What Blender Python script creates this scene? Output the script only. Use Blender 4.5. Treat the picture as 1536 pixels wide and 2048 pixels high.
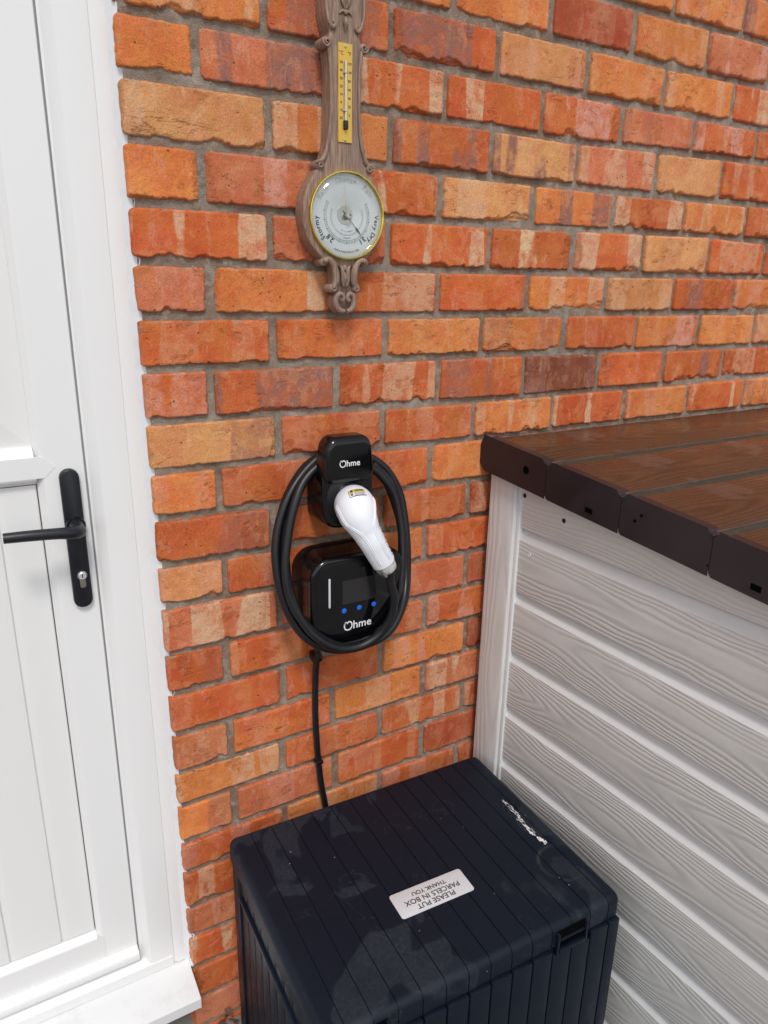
import bpy, bmesh, math, random
import numpy as np
from mathutils import Vector, Matrix

# ------------------------------------------------------------------ camera, sky, sun, exposure
for o in list(bpy.data.objects):
    bpy.data.objects.remove(o, do_unlink=True)
scene = bpy.context.scene
COL = scene.collection
Z0 = 1.60                                    # ground to the reference bed joint of the brickwork (z = 0 in wall coordinates)

cam = bpy.data.cameras.new('camera')
cam.sensor_fit = 'VERTICAL'; cam.sensor_height = 24.0; cam.sensor_width = 18.0
cam.lens = 24.0 * 1451.33 / 2048.0
cam.clip_start = 0.02; cam.clip_end = 500
camo = bpy.data.objects.new('camera', cam); COL.objects.link(camo)
RX = Vector((0.86436553, -0.50251475, 0.01873908))
RY = Vector((-0.13836563, -0.27349573, -0.95186923))
RZ = Vector((0.48345339, 0.82017011, -0.30593105))
m = Matrix((RX, -RY, -RZ)).transposed().to_4x4()
m.translation = Vector((-0.27133, -1.25982, 0.06808 + Z0))
camo.matrix_world = m
scene.camera = camo
scene.render.resolution_x = 768; scene.render.resolution_y = 1024

SUN_AZ = Vector((-0.34, -1.0, 0)).normalized(); SUN_EL = math.radians(53)
world = bpy.data.worlds.new('World'); scene.world = world; world.use_nodes = True
wn = world.node_tree; wn.nodes.clear()
sky = wn.nodes.new('ShaderNodeTexSky'); sky.sky_type = 'NISHITA'; sky.sun_disc = False
sky.sun_elevation = SUN_EL; sky.sun_rotation = math.atan2(SUN_AZ.x, SUN_AZ.y)
sky.air_density = 1.0; sky.dust_density = 1.5; sky.ozone_density = 1.0
hs = wn.nodes.new('ShaderNodeHueSaturation'); hs.inputs['Saturation'].default_value = 0.34
bg = wn.nodes.new('ShaderNodeBackground'); bg.inputs['Strength'].default_value = 0.135
wo = wn.nodes.new('ShaderNodeOutputWorld')
wn.links.new(sky.outputs[0], hs.inputs['Color']); wn.links.new(hs.outputs[0], bg.inputs['Color'])
wn.links.new(bg.outputs[0], wo.inputs['Surface'])

sun = bpy.data.lights.new('sun', 'SUN'); sun.energy = 1.4; sun.angle = math.radians(12); sun.color = (1.0, 0.972, 0.935)
suno = bpy.data.objects.new('sun', sun); COL.objects.link(suno)
sd = SUN_AZ * math.cos(SUN_EL) + Vector((0, 0, math.sin(SUN_EL)))
suno.rotation_euler = (-sd).to_track_quat('-Z', 'Y').to_euler()
suno.location = sd * 20

scene.view_settings.view_transform = 'Standard'; scene.view_settings.look = 'None'
scene.view_settings.gamma = 1.0; scene.view_settings.use_curve_mapping = False
scene.view_settings.exposure = 0.25
scene.render.engine = 'CYCLES'

# ------------------------------------------------------------------ helpers
rnd = random.Random(7)

def _h(ix, iy, iz):
    h = (ix.astype(np.int64) * 374761393 + iy.astype(np.int64) * 668265263 + iz.astype(np.int64) * 2147483647) & 0xffffffff
    h = ((h ^ (h >> 13)) * 1274126177) & 0xffffffff
    h = ((h ^ (h >> 16)) * 2246822519) & 0xffffffff
    return ((h ^ (h >> 15)) & 0xffffff) / float(0xffffff)

def vnoise(x, y, z):
    x, y, z = np.broadcast_arrays(np.asarray(x, float), np.asarray(y, float), np.asarray(z, float))
    ix, iy, iz = np.floor(x), np.floor(y), np.floor(z)
    fx, fy, fz = x - ix, y - iy, z - iz
    fx, fy, fz = [f * f * (3 - 2 * f) for f in (fx, fy, fz)]
    r = 0
    for a in (0, 1):
        for b in (0, 1):
            for c in (0, 1):
                r = r + _h(ix + a, iy + b, iz + c) * (fx if a else 1 - fx) * (fy if b else 1 - fy) * (fz if c else 1 - fz)
    return r

def fbm(x, y, z, n=3):
    r, a, t = 0, 1.0, 0
    for i in range(n):
        r = r + a * vnoise(np.asarray(x) * 2 ** i, np.asarray(y) * 2 ** i, np.asarray(z) * 2 ** i + 17.3 * i); t += a; a *= .5
    return r / t

def sstep(a, b, x):
    t = np.clip((x - a) / (b - a), 0, 1); return t * t * (3 - 2 * t)

OFF = {}                                     # thing name -> shift from wall coordinates to the thing's local frame

def setp(o, label=None, cat=None, group=None, kind=None):
    if label: o['label'] = label
    if cat: o['category'] = cat
    if group: o['group'] = group
    if kind: o['kind'] = kind
    return o

def thing(name, label, cat, loc, rotz=0.0, local=False):
    o = bpy.data.objects.new(name, None); COL.objects.link(o)
    o.empty_display_size = .1
    o.location = loc; o.rotation_euler = (0, 0, rotz)
    OFF[o.name] = Vector((0, 0, 0)) if local else Vector((0, 0, Z0)) - Vector(loc)
    return setp(o, label, cat)

def link(name, me, mat, parent=None, origin=(0, 0, 0)):
    """mesh in the thing's coordinates, origin = pivot of the piece in the same coordinates"""
    o = bpy.data.objects.new(name, me); COL.objects.link(o)
    if mat: me.materials.append(mat)
    org = Vector(origin)
    if origin != (0, 0, 0):
        me.transform(Matrix.Translation(-org))
    if parent is not None:
        o.parent = parent
        o.location = org + OFF.get(parent.name, Vector((0, 0, 0)))
        OFF[o.name] = -org
    else:
        o.location = org
    return o

def qmesh(name, V, F, smooth=False, attrs=None):
    V = np.asarray(V, np.float32).reshape(-1, 3); F = np.asarray(F, np.int32).reshape(-1, 4)
    me = bpy.data.meshes.new(name)
    me.vertices.add(len(V)); me.vertices.foreach_set('co', V.ravel())
    me.loops.add(F.size); me.loops.foreach_set('vertex_index', F.ravel())
    me.polygons.add(len(F)); me.polygons.foreach_set('loop_start', np.arange(len(F), dtype=np.int32) * 4)
    me.update(calc_edges=True)
    if smooth: me.polygons.foreach_set('use_smooth', np.ones(len(F), bool))
    for k, a in (attrs or {}).items():
        at = me.attributes.new(k, 'FLOAT', 'POINT'); at.data.foreach_set('value', np.asarray(a, np.float32).ravel())
    return me

def pmesh(name, V, F, smooth=False):
    me = bpy.data.meshes.new(name); me.from_pydata([tuple(v) for v in V], [], [tuple(f) for f in F]); me.update()
    if smooth:
        for p in me.polygons: p.use_smooth = True
    return me

def bm2me(bm, name, smooth=False, angle=None):
    bmesh.ops.recalc_face_normals(bm, faces=bm.faces[:])
    me = bpy.data.meshes.new(name); bm.to_mesh(me); bm.free()
    if smooth or angle:
        for p in me.polygons: p.use_smooth = True
    if angle: me.set_sharp_from_angle(angle=math.radians(angle))
    return me

def add_box(bm, x0, x1, y0, y1, z0, z1, bev=0, seg=2):
    r = bmesh.ops.create_cube(bm, size=1.0); vs = r['verts']
    for v in vs:
        v.co = Vector(((x0 + x1) / 2 + v.co.x * (x1 - x0), (y0 + y1) / 2 + v.co.y * (y1 - y0), (z0 + z1) / 2 + v.co.z * (z1 - z0)))
    if bev:
        es = list({e for v in vs for e in v.link_edges})
        bmesh.ops.bevel(bm, geom=es, offset=bev, segments=seg, profile=.5, affect='EDGES')
    return bm

def boxme(name, *a, bev=0, seg=2):
    return bm2me(add_box(bmesh.new(), *a, bev=bev, seg=seg), name, angle=40 if bev else None)

def extr(name, prof, z0, z1, axis='z', smooth=None):
    """closed profile extruded; axis z: prof is (x,y); axis x: prof is (y,z); axis y: prof is (x,z)"""
    n = len(prof); V = []
    for c in (z0, z1):
        for a, b in prof:
            V.append((a, b, c) if axis == 'z' else (c, a, b) if axis == 'x' else (a, c, b))
    F = [(i, (i + 1) % n, n + (i + 1) % n, n + i) for i in range(n)] + [tuple(range(n))[::-1], tuple(range(n, 2 * n))]
    me = pmesh(name, V, F)
    bm = bmesh.new(); bm.from_mesh(me); bpy.data.meshes.remove(me)
    return bm2me(bm, name, angle=smooth)

def offset_poly(P, d):
    P = np.asarray(P, float); n = len(P)
    a = np.roll(P, 1, 0); b = np.roll(P, -1, 0)
    e1 = P - a; e2 = b - P
    e1 /= np.linalg.norm(e1, axis=1, keepdims=True) + 1e-12; e2 /= np.linalg.norm(e2, axis=1, keepdims=True) + 1e-12
    n1 = np.stack([-e1[:, 1], e1[:, 0]], 1); n2 = np.stack([-e2[:, 1], e2[:, 0]], 1)
    nn = n1 + n2; nn /= np.linalg.norm(nn, axis=1, keepdims=True) + 1e-12
    k = np.clip(1 / np.maximum((nn * n1).sum(1), .35), 1, 2.2)
    return P + nn * (d * k)[:, None]         # inward for counter-clockwise outlines

def plate(name, P, yf, yb, bev=0.0, seg=4, smooth=True, xform=None, back=None, bevb=0.0):
    """outline P (x,z), counter-clockwise seen from the front (-y), front at yf, back at yb, rounded front edge"""
    P = np.asarray(P, float); n = len(P); rings = []
    rings.append((offset_poly(P, bevb) if bevb else P, yb))
    if bevb: rings.append((P, yb - bevb))
    if bev:
        for i in range(seg + 1):
            a = i / seg * math.pi / 2
            rings.append((offset_poly(P, bev * (1 - math.cos(a))) if i else P, yf + bev * (1 - math.sin(a))))
    else:
        rings.append((P, yf))
    V = []; F = []
    for Q, y in rings:
        for q in Q: V.append((q[0], y, q[1]))
    for k in range(len(rings) - 1):
        for i in range(n):
            j = (i + 1) % n
            F.append((k * n + i, k * n + j, (k + 1) * n + j, (k + 1) * n + i))
    F.append(tuple(range((len(rings) - 1) * n, len(rings) * n))); F.append(tuple(range(n))[::-1])
    if xform: V = [xform(v) for v in V]
    me = pmesh(name, V, F)
    bm = bmesh.new(); bm.from_mesh(me); bpy.data.meshes.remove(me)
    return bm2me(bm, name, angle=35 if smooth else None)

def rrect(x0, x1, z0, z1, r, n=8):
    P = []
    for cx, cz, a0 in ((x1 - r, z0 + r, -90), (x1 - r, z1 - r, 0), (x0 + r, z1 - r, 90), (x0 + r, z0 + r, 180)):
        for i in range(n + 1):
            a = math.radians(a0 + 90 * i / n); P.append((cx + r * math.cos(a), cz + r * math.sin(a)))
    return P

def catmull(P, n=8, closed=False):
    P = [np.asarray(p, float) for p in P]; out = []
    N = len(P); R = range(N if closed else N - 1)
    for i in R:
        p1, p2 = P[i], P[(i + 1) % N]
        p0 = P[i - 1] if (closed or i > 0) else 2 * p1 - p2
        p3 = P[(i + 2) % N] if (closed or i + 2 < N) else 2 * p2 - p1
        for k in range(n):
            t = k / n
            out.append(.5 * ((2 * p1) + (-p0 + p2) * t + (2 * p0 - 5 * p1 + 4 * p2 - p3) * t * t + (-p0 + 3 * p1 - 3 * p2 + p3) * t ** 3))
    if not closed: out.append(P[-1])
    return np.array(out)

def tubeVF(path, rad, ns=12, closed=False, flat=1.0):
    path = np.asarray(path, float); n = len(path)
    rad = np.broadcast_to(np.asarray(rad, float), (n,))
    T = np.gradient(path, axis=0) if not closed else np.roll(path, -1, 0) - np.roll(path, 1, 0)
    T /= np.linalg.norm(T, axis=1, keepdims=True) + 1e-12
    u = np.cross(T[0], (0, 1, 0.01)); u /= np.linalg.norm(u); V = []
    for i in range(n):
        u = u - T[i] * (u @ T[i]); u /= np.linalg.norm(u); w = np.cross(T[i], u)
        for k in range(ns):
            a = 2 * math.pi * k / ns
            V.append(path[i] + rad[i] * (math.cos(a) * u + flat * math.sin(a) * w))
    F = []
    for i in range(n if closed else n - 1):
        j = (i + 1) % n
        for k in range(ns):
            l = (k + 1) % ns; F.append((i * ns + k, i * ns + l, j * ns + l, j * ns + k))
    if not closed:
        F.append(tuple(range(ns))[::-1]); F.append(tuple(range((n - 1) * ns, n * ns)))
    return V, F

def tube(name, path, rad, ns=12, closed=False):
    V, F = tubeVF(path, rad, ns, closed)
    bm = bmesh.new(); me = pmesh(name, V, F); bm.from_mesh(me); bpy.data.meshes.remove(me)
    return bm2me(bm, name, angle=60)

def join(name, parts, angle=50):
    """parts: list of (V, F) joined to one mesh"""
    V = []; F = []
    for v, f in parts:
        b = len(V); V += [tuple(p) for p in v]; F += [tuple(i + b for i in q) for q in f]
    bm = bmesh.new(); me = pmesh(name, V, F); bm.from_mesh(me); bpy.data.meshes.remove(me)
    return bm2me(bm, name, angle=angle)

def lathe_y(name, cx, cz, prof, ns=64):
    """prof: (radius, y) list turned round a y-axis"""
    V = []; F = []
    for r, y in prof:
        for k in range(ns):
            a = 2 * math.pi * k / ns; V.append((cx + r * math.cos(a), y, cz + r * math.sin(a)))
    for i in range(len(prof) - 1):
        for k in range(ns):
            l = (k + 1) % ns; F.append((i * ns + k, i * ns + l, (i + 1) * ns + l, (i + 1) * ns + k))
    if prof[-1][0] < .003 or True: F.append(tuple(range((len(prof) - 1) * ns, len(prof) * ns)))
    bm = bmesh.new(); me = pmesh(name, V, F); bm.from_mesh(me); bpy.data.meshes.remove(me)
    return bm2me(bm, name, angle=35)

def text_mesh(name, body, size, origin, right, up, align='CENTER', extrude=.0002, bold=0.0, spacing=1.0, sx=1.0):
    cu = bpy.data.curves.new(name, 'FONT'); cu.body = body; cu.size = size; cu.extrude = extrude
    cu.align_x = align; cu.align_y = 'CENTER'; cu.offset = bold; cu.space_character = spacing; cu.resolution_u = 3
    t = bpy.data.objects.new(name, cu); COL.objects.link(t)
    dg = bpy.context.evaluated_depsgraph_get()
    me = bpy.data.meshes.new_from_object(t.evaluated_get(dg))
    bpy.data.objects.remove(t, do_unlink=True); bpy.data.curves.remove(cu)
    r = Vector(right).normalized(); u = Vector(up).normalized(); nrm = r.cross(u)
    M = Matrix((r * sx, u, nrm)).transposed().to_4x4(); M.translation = Vector(origin)
    me.transform(M); me.materials.clear(); me.name = name
    return me

# ------------------------------------------------------------------ materials
class NT:
    def __init__(s, name):
        s.m = bpy.data.materials.new(name); s.m.use_nodes = True; s.t = s.m.node_tree
        s.b = s.t.nodes['Principled BSDF']
    def n(s, typ, **kw):
        nd = s.t.nodes.new('ShaderNode' + typ)
        for k, v in kw.items():
            if k in nd.inputs: s.put(nd.inputs[k], v)
            else: setattr(nd, k, v)
        return nd
    def put(s, sock, v):
        if isinstance(v, bpy.types.NodeSocket): s.t.links.new(v, sock)
        else: sock.default_value = v
    def set(s, **kw):
        for k, v in kw.items():
            s.put(s.b.inputs[{'color': 'Base Color', 'rough': 'Roughness', 'metal': 'Metallic', 'normal': 'Normal', 'coat': 'Coat Weight',
                              'coatr': 'Coat Roughness', 'ior': 'IOR', 'trans': 'Transmission Weight', 'alpha': 'Alpha', 'spec': 'Specular IOR Level'}[k]], v)
        return s.m
    def math(s, op, a, b=0.0, c=0.0, clamp=False):
        nd = s.t.nodes.new('ShaderNodeMath'); nd.operation = op; nd.use_clamp = clamp
        s.put(nd.inputs[0], a); s.put(nd.inputs[1], b); s.put(nd.inputs[2], c); return nd.outputs[0]
    def mix(s, f, a, b, mode='MIX'):
        nd = s.t.nodes.new('ShaderNodeMix'); nd.data_type = 'RGBA'; nd.blend_type = mode
        s.put(nd.inputs[0], f); s.put(nd.inputs[6], a); s.put(nd.inputs[7], b); return nd.outputs[2]
    def ss(s, v, a, b, lo=0.0, hi=1.0):
        nd = s.t.nodes.new('ShaderNodeMapRange'); nd.interpolation_type = 'SMOOTHSTEP'
        for k, x in zip(range(5), (v, a, b, lo, hi)): s.put(nd.inputs[k], x)
        return nd.outputs[0]
    def noise(s, vec, scale, detail=3.0, rough=.55, dist=0.0):
        return s.n('TexNoise', Vector=vec, Scale=scale, Detail=detail, Roughness=rough, Distortion=dist).outputs[0]
    def obj(s, scale=None, shift_random=False):
        c = s.n('TexCoord').outputs['Object']
        if shift_random:
            r = s.n('ObjectInfo').outputs['Random']
            a = s.n('VectorMath', operation='SCALE'); s.put(a.inputs[0], (37.1, 91.7, 53.3)); s.put(a.inputs[3], r)
            ad = s.n('VectorMath', operation='ADD'); s.put(ad.inputs[0], c); s.put(ad.inputs[1], a.outputs[0]); c = ad.outputs[0]
        if scale:
            mp = s.n('Mapping', Vector=c); mp.inputs['Scale'].default_value = scale; c = mp.outputs[0]
        return c
    def bump(s, h, strength=.3, dist=.002, normal=None):
        nd = s.n('Bump', Strength=strength, Distance=dist, Height=h)
        if normal is not None: s.put(nd.inputs['Normal'], normal)
        return nd.outputs[0]

def C(r, g, b): return (r, g, b, 1.0)

def simple(name, col, rough, metal=0.0, grime=0.0, grime_col=(.2, .19, .17), nscale=14, coat=0.0, bump=0.0, bscale=900, rvar=0.06, spec=.5):
    t = NT(name); v = t.obj()
    n1 = t.noise(v, nscale, 5, .6)
    f = t.ss(n1, .45, .8, 0, grime)
    c = t.mix(f, C(*col), C(*grime_col))
    t.set(color=c, rough=t.ss(t.noise(v, nscale * 1.7, 3), .3, .7, rough - rvar, rough + rvar), metal=metal, coat=coat, spec=spec)
    if bump: t.set(normal=t.bump(t.noise(v, bscale, 3), bump, .0006))
    return t.m

def brick_material():
    t = NT('fired_brick')
    raw = t.obj(); v = t.obj(shift_random=True)
    base = t.n('ObjectInfo').outputs['Color']
    mark = t.n('Attribute', attribute_type='OBJECT', attribute_name='mark_colour').outputs['Color']
    amt = t.n('Attribute', attribute_type='OBJECT', attribute_name='mark_amount').outputs['Fac']
    chip = t.n('Attribute', attribute_type='GEOMETRY', attribute_name='chip').outputs['Fac']
    # broad firing variation
    big = t.noise(v, 13, 4, .6)
    c = t.mix(t.ss(big, .35, .7), base, t.mix(1.0, base, C(.86, .70, .60), 'MULTIPLY'))
    hsv = t.n('HueSaturation', Color=c); t.put(hsv.inputs['Hue'], t.ss(t.noise(v, 21, 3), .3, .7, .494, .505)); c = hsv.outputs[0]
    # upright kiss marks left by the stacking in the kiln
    wob = t.noise(v, 40, 3)
    mp = t.n('Mapping', Vector=v); mp.inputs['Scale'].default_value = (1.0, 0.0, 0.10)
    band = t.noise(mp.outputs[0], 15, 1.0, .4, .25)
    sh = t.math('MULTIPLY_ADD', wob, .05, band)
    bandm = t.ss(sh, .535, .560)
    soft = t.ss(t.noise(v, 30, 5, .7), .33, .60, .2, 1)
    f = t.math('MULTIPLY', t.math('MULTIPLY', bandm, soft), amt, clamp=True)
    c = t.mix(f, c, mark)
    # thin pale smears and lime bloom
    mp2 = t.n('Mapping', Vector=v); mp2.inputs['Scale'].default_value = (2.2, 1.0, .7)
    sm = t.ss(t.noise(mp2.outputs[0], 26, 6, .72), .53, .70, 0, .36)
    c = t.mix(sm, c, C(.70, .40, .27))
    # crisp-edged weathered skin: paler or deeper flakes of the face
    fl = t.noise(v, 17, 6, .66, .5)
    c = t.mix(t.ss(fl, .555, .580, 0, .32), c, t.mix(.5, t.mix(1.0, base, C(1.2, 1.45, 1.7), 'MULTIPLY'), C(.62, .34, .20)))
    c = t.mix(t.ss(fl, .430, .410, 0, .28), c, t.mix(1.0, base, C(.74, .60, .55), 'MULTIPLY'))
    # dark specks, small pits
    vor = t.n('TexVoronoi', Vector=v, Scale=85.0); vor.feature = 'F1'
    pit = t.math('MULTIPLY', t.ss(vor.outputs['Distance'], .10, .18, 1, 0), t.ss(t.noise(v, 45, 2), .56, .66))
    c = t.mix(t.math('MULTIPLY', pit, .75), c, C(.10, .045, .03))
    # creases and drag lines from the clay
    mpc = t.n('Mapping', Vector=v); mpc.inputs['Scale'].default_value = (.35, 1.0, 1.6); mpc.inputs['Rotation'].default_value = (0, .25, 0)
    cr = t.noise(mpc.outputs[0], 42, 4, .6, .8)
    crease = t.math('MULTIPLY', t.ss(t.math('ABSOLUTE', t.math('SUBTRACT', cr, .5)), 0, .010, 1, 0), t.ss(t.noise(v, 18, 2), .58, .66))
    c = t.mix(t.math('MULTIPLY', crease, .45), c, t.mix(1.0, base, C(.45, .36, .32), 'MULTIPLY'))
    # broken faces are rougher and a little deeper in tone
    c = t.mix(t.math('MULTIPLY', chip, .55), c, t.mix(1.0, base, C(.80, .72, .62), 'MULTIPLY'))
    # cement smeared on the arrises
    edge = t.n('Attribute', attribute_type='GEOMETRY', attribute_name='arris').outputs['Fac']
    em = t.math('MULTIPLY', t.ss(edge, .35, .95), t.ss(t.noise(v, 55, 4, .65), .54, .62))
    c = t.mix(t.math('MULTIPLY', em, .75), c, C(.33, .25, .19))
    fine = t.noise(v, 420, 3, .65); mid = t.noise(v, 130, 6, .72)
    grain = t.mix(t.ss(fine, .25, .75, 0, 1), C(.78, .75, .73), C(1.18, 1.16, 1.14)); c = t.mix(1.0, c, grain, 'MULTIPLY')
    hgt = t.math('ADD', t.math('MULTIPLY', mid, t.math('MULTIPLY_ADD', chip, 1.8, .8)), t.math('MULTIPLY', fine, .4))
    hgt = t.math('SUBTRACT', t.math('SUBTRACT', hgt, t.math('MULTIPLY', pit, .9)), t.math('MULTIPLY', crease, .7))
    t.set(color=c, rough=t.ss(mid, .3, .7, .68, .86), normal=t.bump(hgt, .85, .0026), spec=.3)
    return t.m

def mortar_material():
    t = NT('cement_mortar'); v = t.obj()
    a = t.noise(v, 3.2, 4, .6); b = t.noise(v, 38, 5, .65); g = t.noise(v, 650, 2, .6)
    c = t.mix(t.ss(a, .35, .65), C(.285, .198, .142), C(.38, .315, .255))
    c = t.mix(t.ss(b, .50, .66, 0, .75), c, C(.50, .415, .34))
    c = t.mix(t.ss(b, .46, .32, 0, .6), c, C(.17, .12, .09))
    c = t.mix(1.0, c, t.mix(g, C(.72, .72, .72), C(1.25, 1.25, 1.25)), 'MULTIPLY')
    vor = t.n('TexVoronoi', Vector=v, Scale=240.0)
    grit = t.ss(vor.outputs['Distance'], .12, .2, 1, 0)
    h = t.math('ADD', t.math('ADD', t.math('MULTIPLY', g, .8), b), t.math('MULTIPLY', grit, .35))
    t.set(color=c, rough=.93, normal=t.bump(h, 1.0, .0045), spec=.25)
    return t.m

def grain_material(name, col, dark, rough, along, across, freq=95.0, relief=.0016, strength=.6, wet=0.0, patch=None, coat=0.0):
    """embossed plain-sawn grain: rings r = sqrt(across^2 + d(along)^2); axes as index 0..2"""
    t = NT(name); raw = t.n('TexCoord').outputs['Object']
    sp = t.n('SeparateXYZ', Vector=raw)
    r = t.n('ObjectInfo').outputs['Random']
    L = t.math('MULTIPLY_ADD', r, 61.0, sp.outputs[along]); A = sp.outputs[across]
    cv = t.n('CombineXYZ'); t.put(cv.inputs[0], L); t.put(cv.inputs[1], t.math('MULTIPLY', r, 23.0))
    slow = t.noise(cv.outputs[0], 1.5, 1, .5)
    cv2 = t.n('CombineXYZ'); t.put(cv2.inputs[0], L); t.put(cv2.inputs[1], t.math('MULTIPLY', A, 4.0)); t.put(cv2.inputs[2], t.math('MULTIPLY', r, 23.0))
    wob = t.noise(cv2.outputs[0], 8, 3, .5)
    cen = t.math('MULTIPLY_ADD', t.noise(cv.outputs[0], .9, 0), .09, -.045)
    a2 = t.math('ADD', t.math('SUBTRACT', A, cen), t.math('MULTIPLY_ADD', wob, .022, -.011))
    d = t.math('MULTIPLY_ADD', slow, .11, -.02)
    ring = t.math('SQRT', t.math('ADD', t.math('MULTIPLY', a2, a2), t.math('MULTIPLY', d, d)))
    # knots pull the rings round themselves
    cv3 = t.n('CombineXYZ'); t.put(cv3.inputs[0], L); t.put(cv3.inputs[1], t.math('MULTIPLY', A, 2.6))
    t.put(cv3.inputs[2], t.math('MULTIPLY', r, 23.0))
    vor = t.n('TexVoronoi', Vector=cv3.outputs[0], Scale=3.6, Randomness=1.0)
    kn = t.math('MULTIPLY', t.ss(vor.outputs['Distance'], 0.0, .10, .020, 0), t.ss(t.noise(cv.outputs[0], 2.1, 0), .5, .56))
    ring = t.math('ADD', ring, kn)
    ph = t.math('MULTIPLY', ring, freq * 2 * math.pi)
    s = t.math('MULTIPLY_ADD', t.math('SINE', ph), .5, .5)
    s = t.math('POWER', s, .7)
    # relief fades out in smooth patches
    fade = t.ss(t.noise(cv2.outputs[0], 2.3, 2), .30, .55, .35, 1)
    hgt = t.math('MULTIPLY', s, fade)
    c = t.mix(t.ss(s, 0, 1, .0, 1.0), C(*dark), C(*col))
    c = t.mix(t.ss(t.noise(raw, 9, 4), .4, .75, 0, .22), c, C(dark[0] * .8, dark[1] * .8, dark[2] * .8))
    rg = rough
    if patch:
        pn = t.ss(t.noise(raw, 5.0, 4, .55, .6), .60, .63)
        c = t.mix(t.math('MULTIPLY', pn, .45), c, C(*patch))
        rg = t.ss(t.noise(raw, 6.5, 3), .40, .62, rough, max(.08, rough - wet))
    fine = t.noise(raw, 700, 2)
    n1 = t.bump(fine, .12, .0006)
    t.set(color=c, rough=rg, normal=t.bump(hgt, strength, relief, n1), coat=coat, coatr=.15)
    return t.m

M = {}
M['brick'] = brick_material(); M['mortar'] = mortar_material()
M['upvc'] = simple('white_upvc', (.80, .795, .785), .30, rvar=.01)
M['panel'] = simple('white_door_panel', (.79, .785, .772), .34, rvar=.01)
t = NT('white_upvc_specked'); v_ = t.obj(); vo_ = t.n('TexVoronoi', Vector=v_, Scale=30.0)
sp_ = t.math('MULTIPLY', t.ss(vo_.outputs['Distance'], .05, .08, 1, 0), t.ss(t.noise(v_, 9, 2), .46, .52))
smg = t.ss(t.noise(v_, 12, 5, .7), .54, .74, 0, .30)
M['cill'] = t.set(color=t.mix(sp_, t.mix(smg, C(.79, .79, .79), C(.5, .48, .45)), C(.10, .09, .08)), rough=.32)
M['sealant'] = simple('white_sealant', (.76, .77, .79), .45, grime=.25, grime_col=(.5, .48, .46), nscale=30, bump=.3, bscale=120)
M['blackmetal'] = simple('black_powder_coat', (.007, .008, .013), .42, nscale=40, bump=.05, bscale=1500)
M['gasket'] = simple('grey_gasket', (.27, .27, .285), .7)
M['dark'] = simple('dark_gap', (.012, .011, .01), .8)
M['chrome'] = simple('bright_chrome', (.92, .92, .93), .18, metal=.7, nscale=60)
M['steel'] = simple('satin_nickel', (.55, .53, .48), .3, metal=1.0, nscale=60)
M['void'] = simple('black_void', (.0015, .0015, .0015), .9, spec=.05)
M['gloss'] = simple('gloss_black_plastic', (.003, .003, .004), .09, nscale=18, rvar=.02, coat=.0)
M['satin'] = simple('satin_black_plastic', (.005, .005, .007), .28, nscale=18)
M['rubber'] = simple('black_cable_rubber', (.0055, .006, .008), .40, grime=.25, grime_col=(.016, .016, .019), nscale=25, bump=.08, bscale=600)
M['white'] = simple('white_moulded_plastic', (.80, .82, .86), .34, nscale=30, bump=.04, bscale=1200)
M['print'] = simple('white_print', (.80, .80, .82), .5)
M['blue'] = simple('blue_print', (.008, .14, .78), .35)
M['screen'] = simple('dark_display_glass', (.022, .022, .022), .12, rvar=.02)
M['lightbar'] = simple('frosted_light_bar', (.62, .64, .68), .4)
M['yellow'] = simple('yellow_sticker', (.80, .52, .02), .45)
M['ink'] = simple('black_ink', (.015, .014, .013), .6)
M['brass'] = simple('brass_scale', (.72, .45, .075), .34, metal=.35, grime=.15, grime_col=(.5, .3, .05), nscale=40)
M['bezel'] = simple('polished_brass', (.86, .66, .12), .20, metal=1.0, nscale=60)
M['box'] = simple('charcoal_plastic', (.0036, .0074, .0160), .42, nscale=20, spec=.25)
M['labelplate'] = simple('brushed_silver_label', (.66, .66, .68), .42, metal=.10, grime=.30, grime_col=(.50, .50, .52), nscale=160, bump=.2, bscale=300)
M['dropping'] = simple('dried_bird_dropping', (.78, .78, .78), .8, grime=.5, grime_col=(.4, .4, .4), nscale=120)
M['trim'] = simple('dark_brown_plastic', (.026, .0175, .0195), .34, grime=.35, grime_col=(.045, .034, .038), nscale=12, bump=.05, spec=.3)
M['gap_dirt'] = simple('mossy_groove_dirt', (.042, .037, .025), .8, grime=.6, grime_col=(.085, .078, .042), nscale=22, bump=.6, bscale=260)
M['shed_plain'] = simple('grey_beige_plastic', (.68, .685, .68), .5, grime=.1, grime_col=(.33, .32, .3), nscale=10)
M['leaf'] = simple('dead_leaf', (.11, .055, .035), .8, grime=.8, grime_col=(.2, .11, .09), nscale=60)
M['siding'] = grain_material('grey_woodgrain_siding', (.69, .682, .655), (.645, .637, .612), .50, 1, 2, freq=150, relief=.0016, strength=.44)
M['postgrain'] = grain_material('grey_woodgrain_post', (.68, .672, .65), (.63, .622, .60), .50, 2, 1, freq=120, relief=.0016, strength=.35)
M['lidgrain'] = grain_material('brown_woodgrain_lid', (.088, .043, .023), (.062, .029, .016), .34, 0, 1, freq=120, relief=.0012, strength=.45, wet=.18, patch=(.115, .08, .066))

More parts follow.
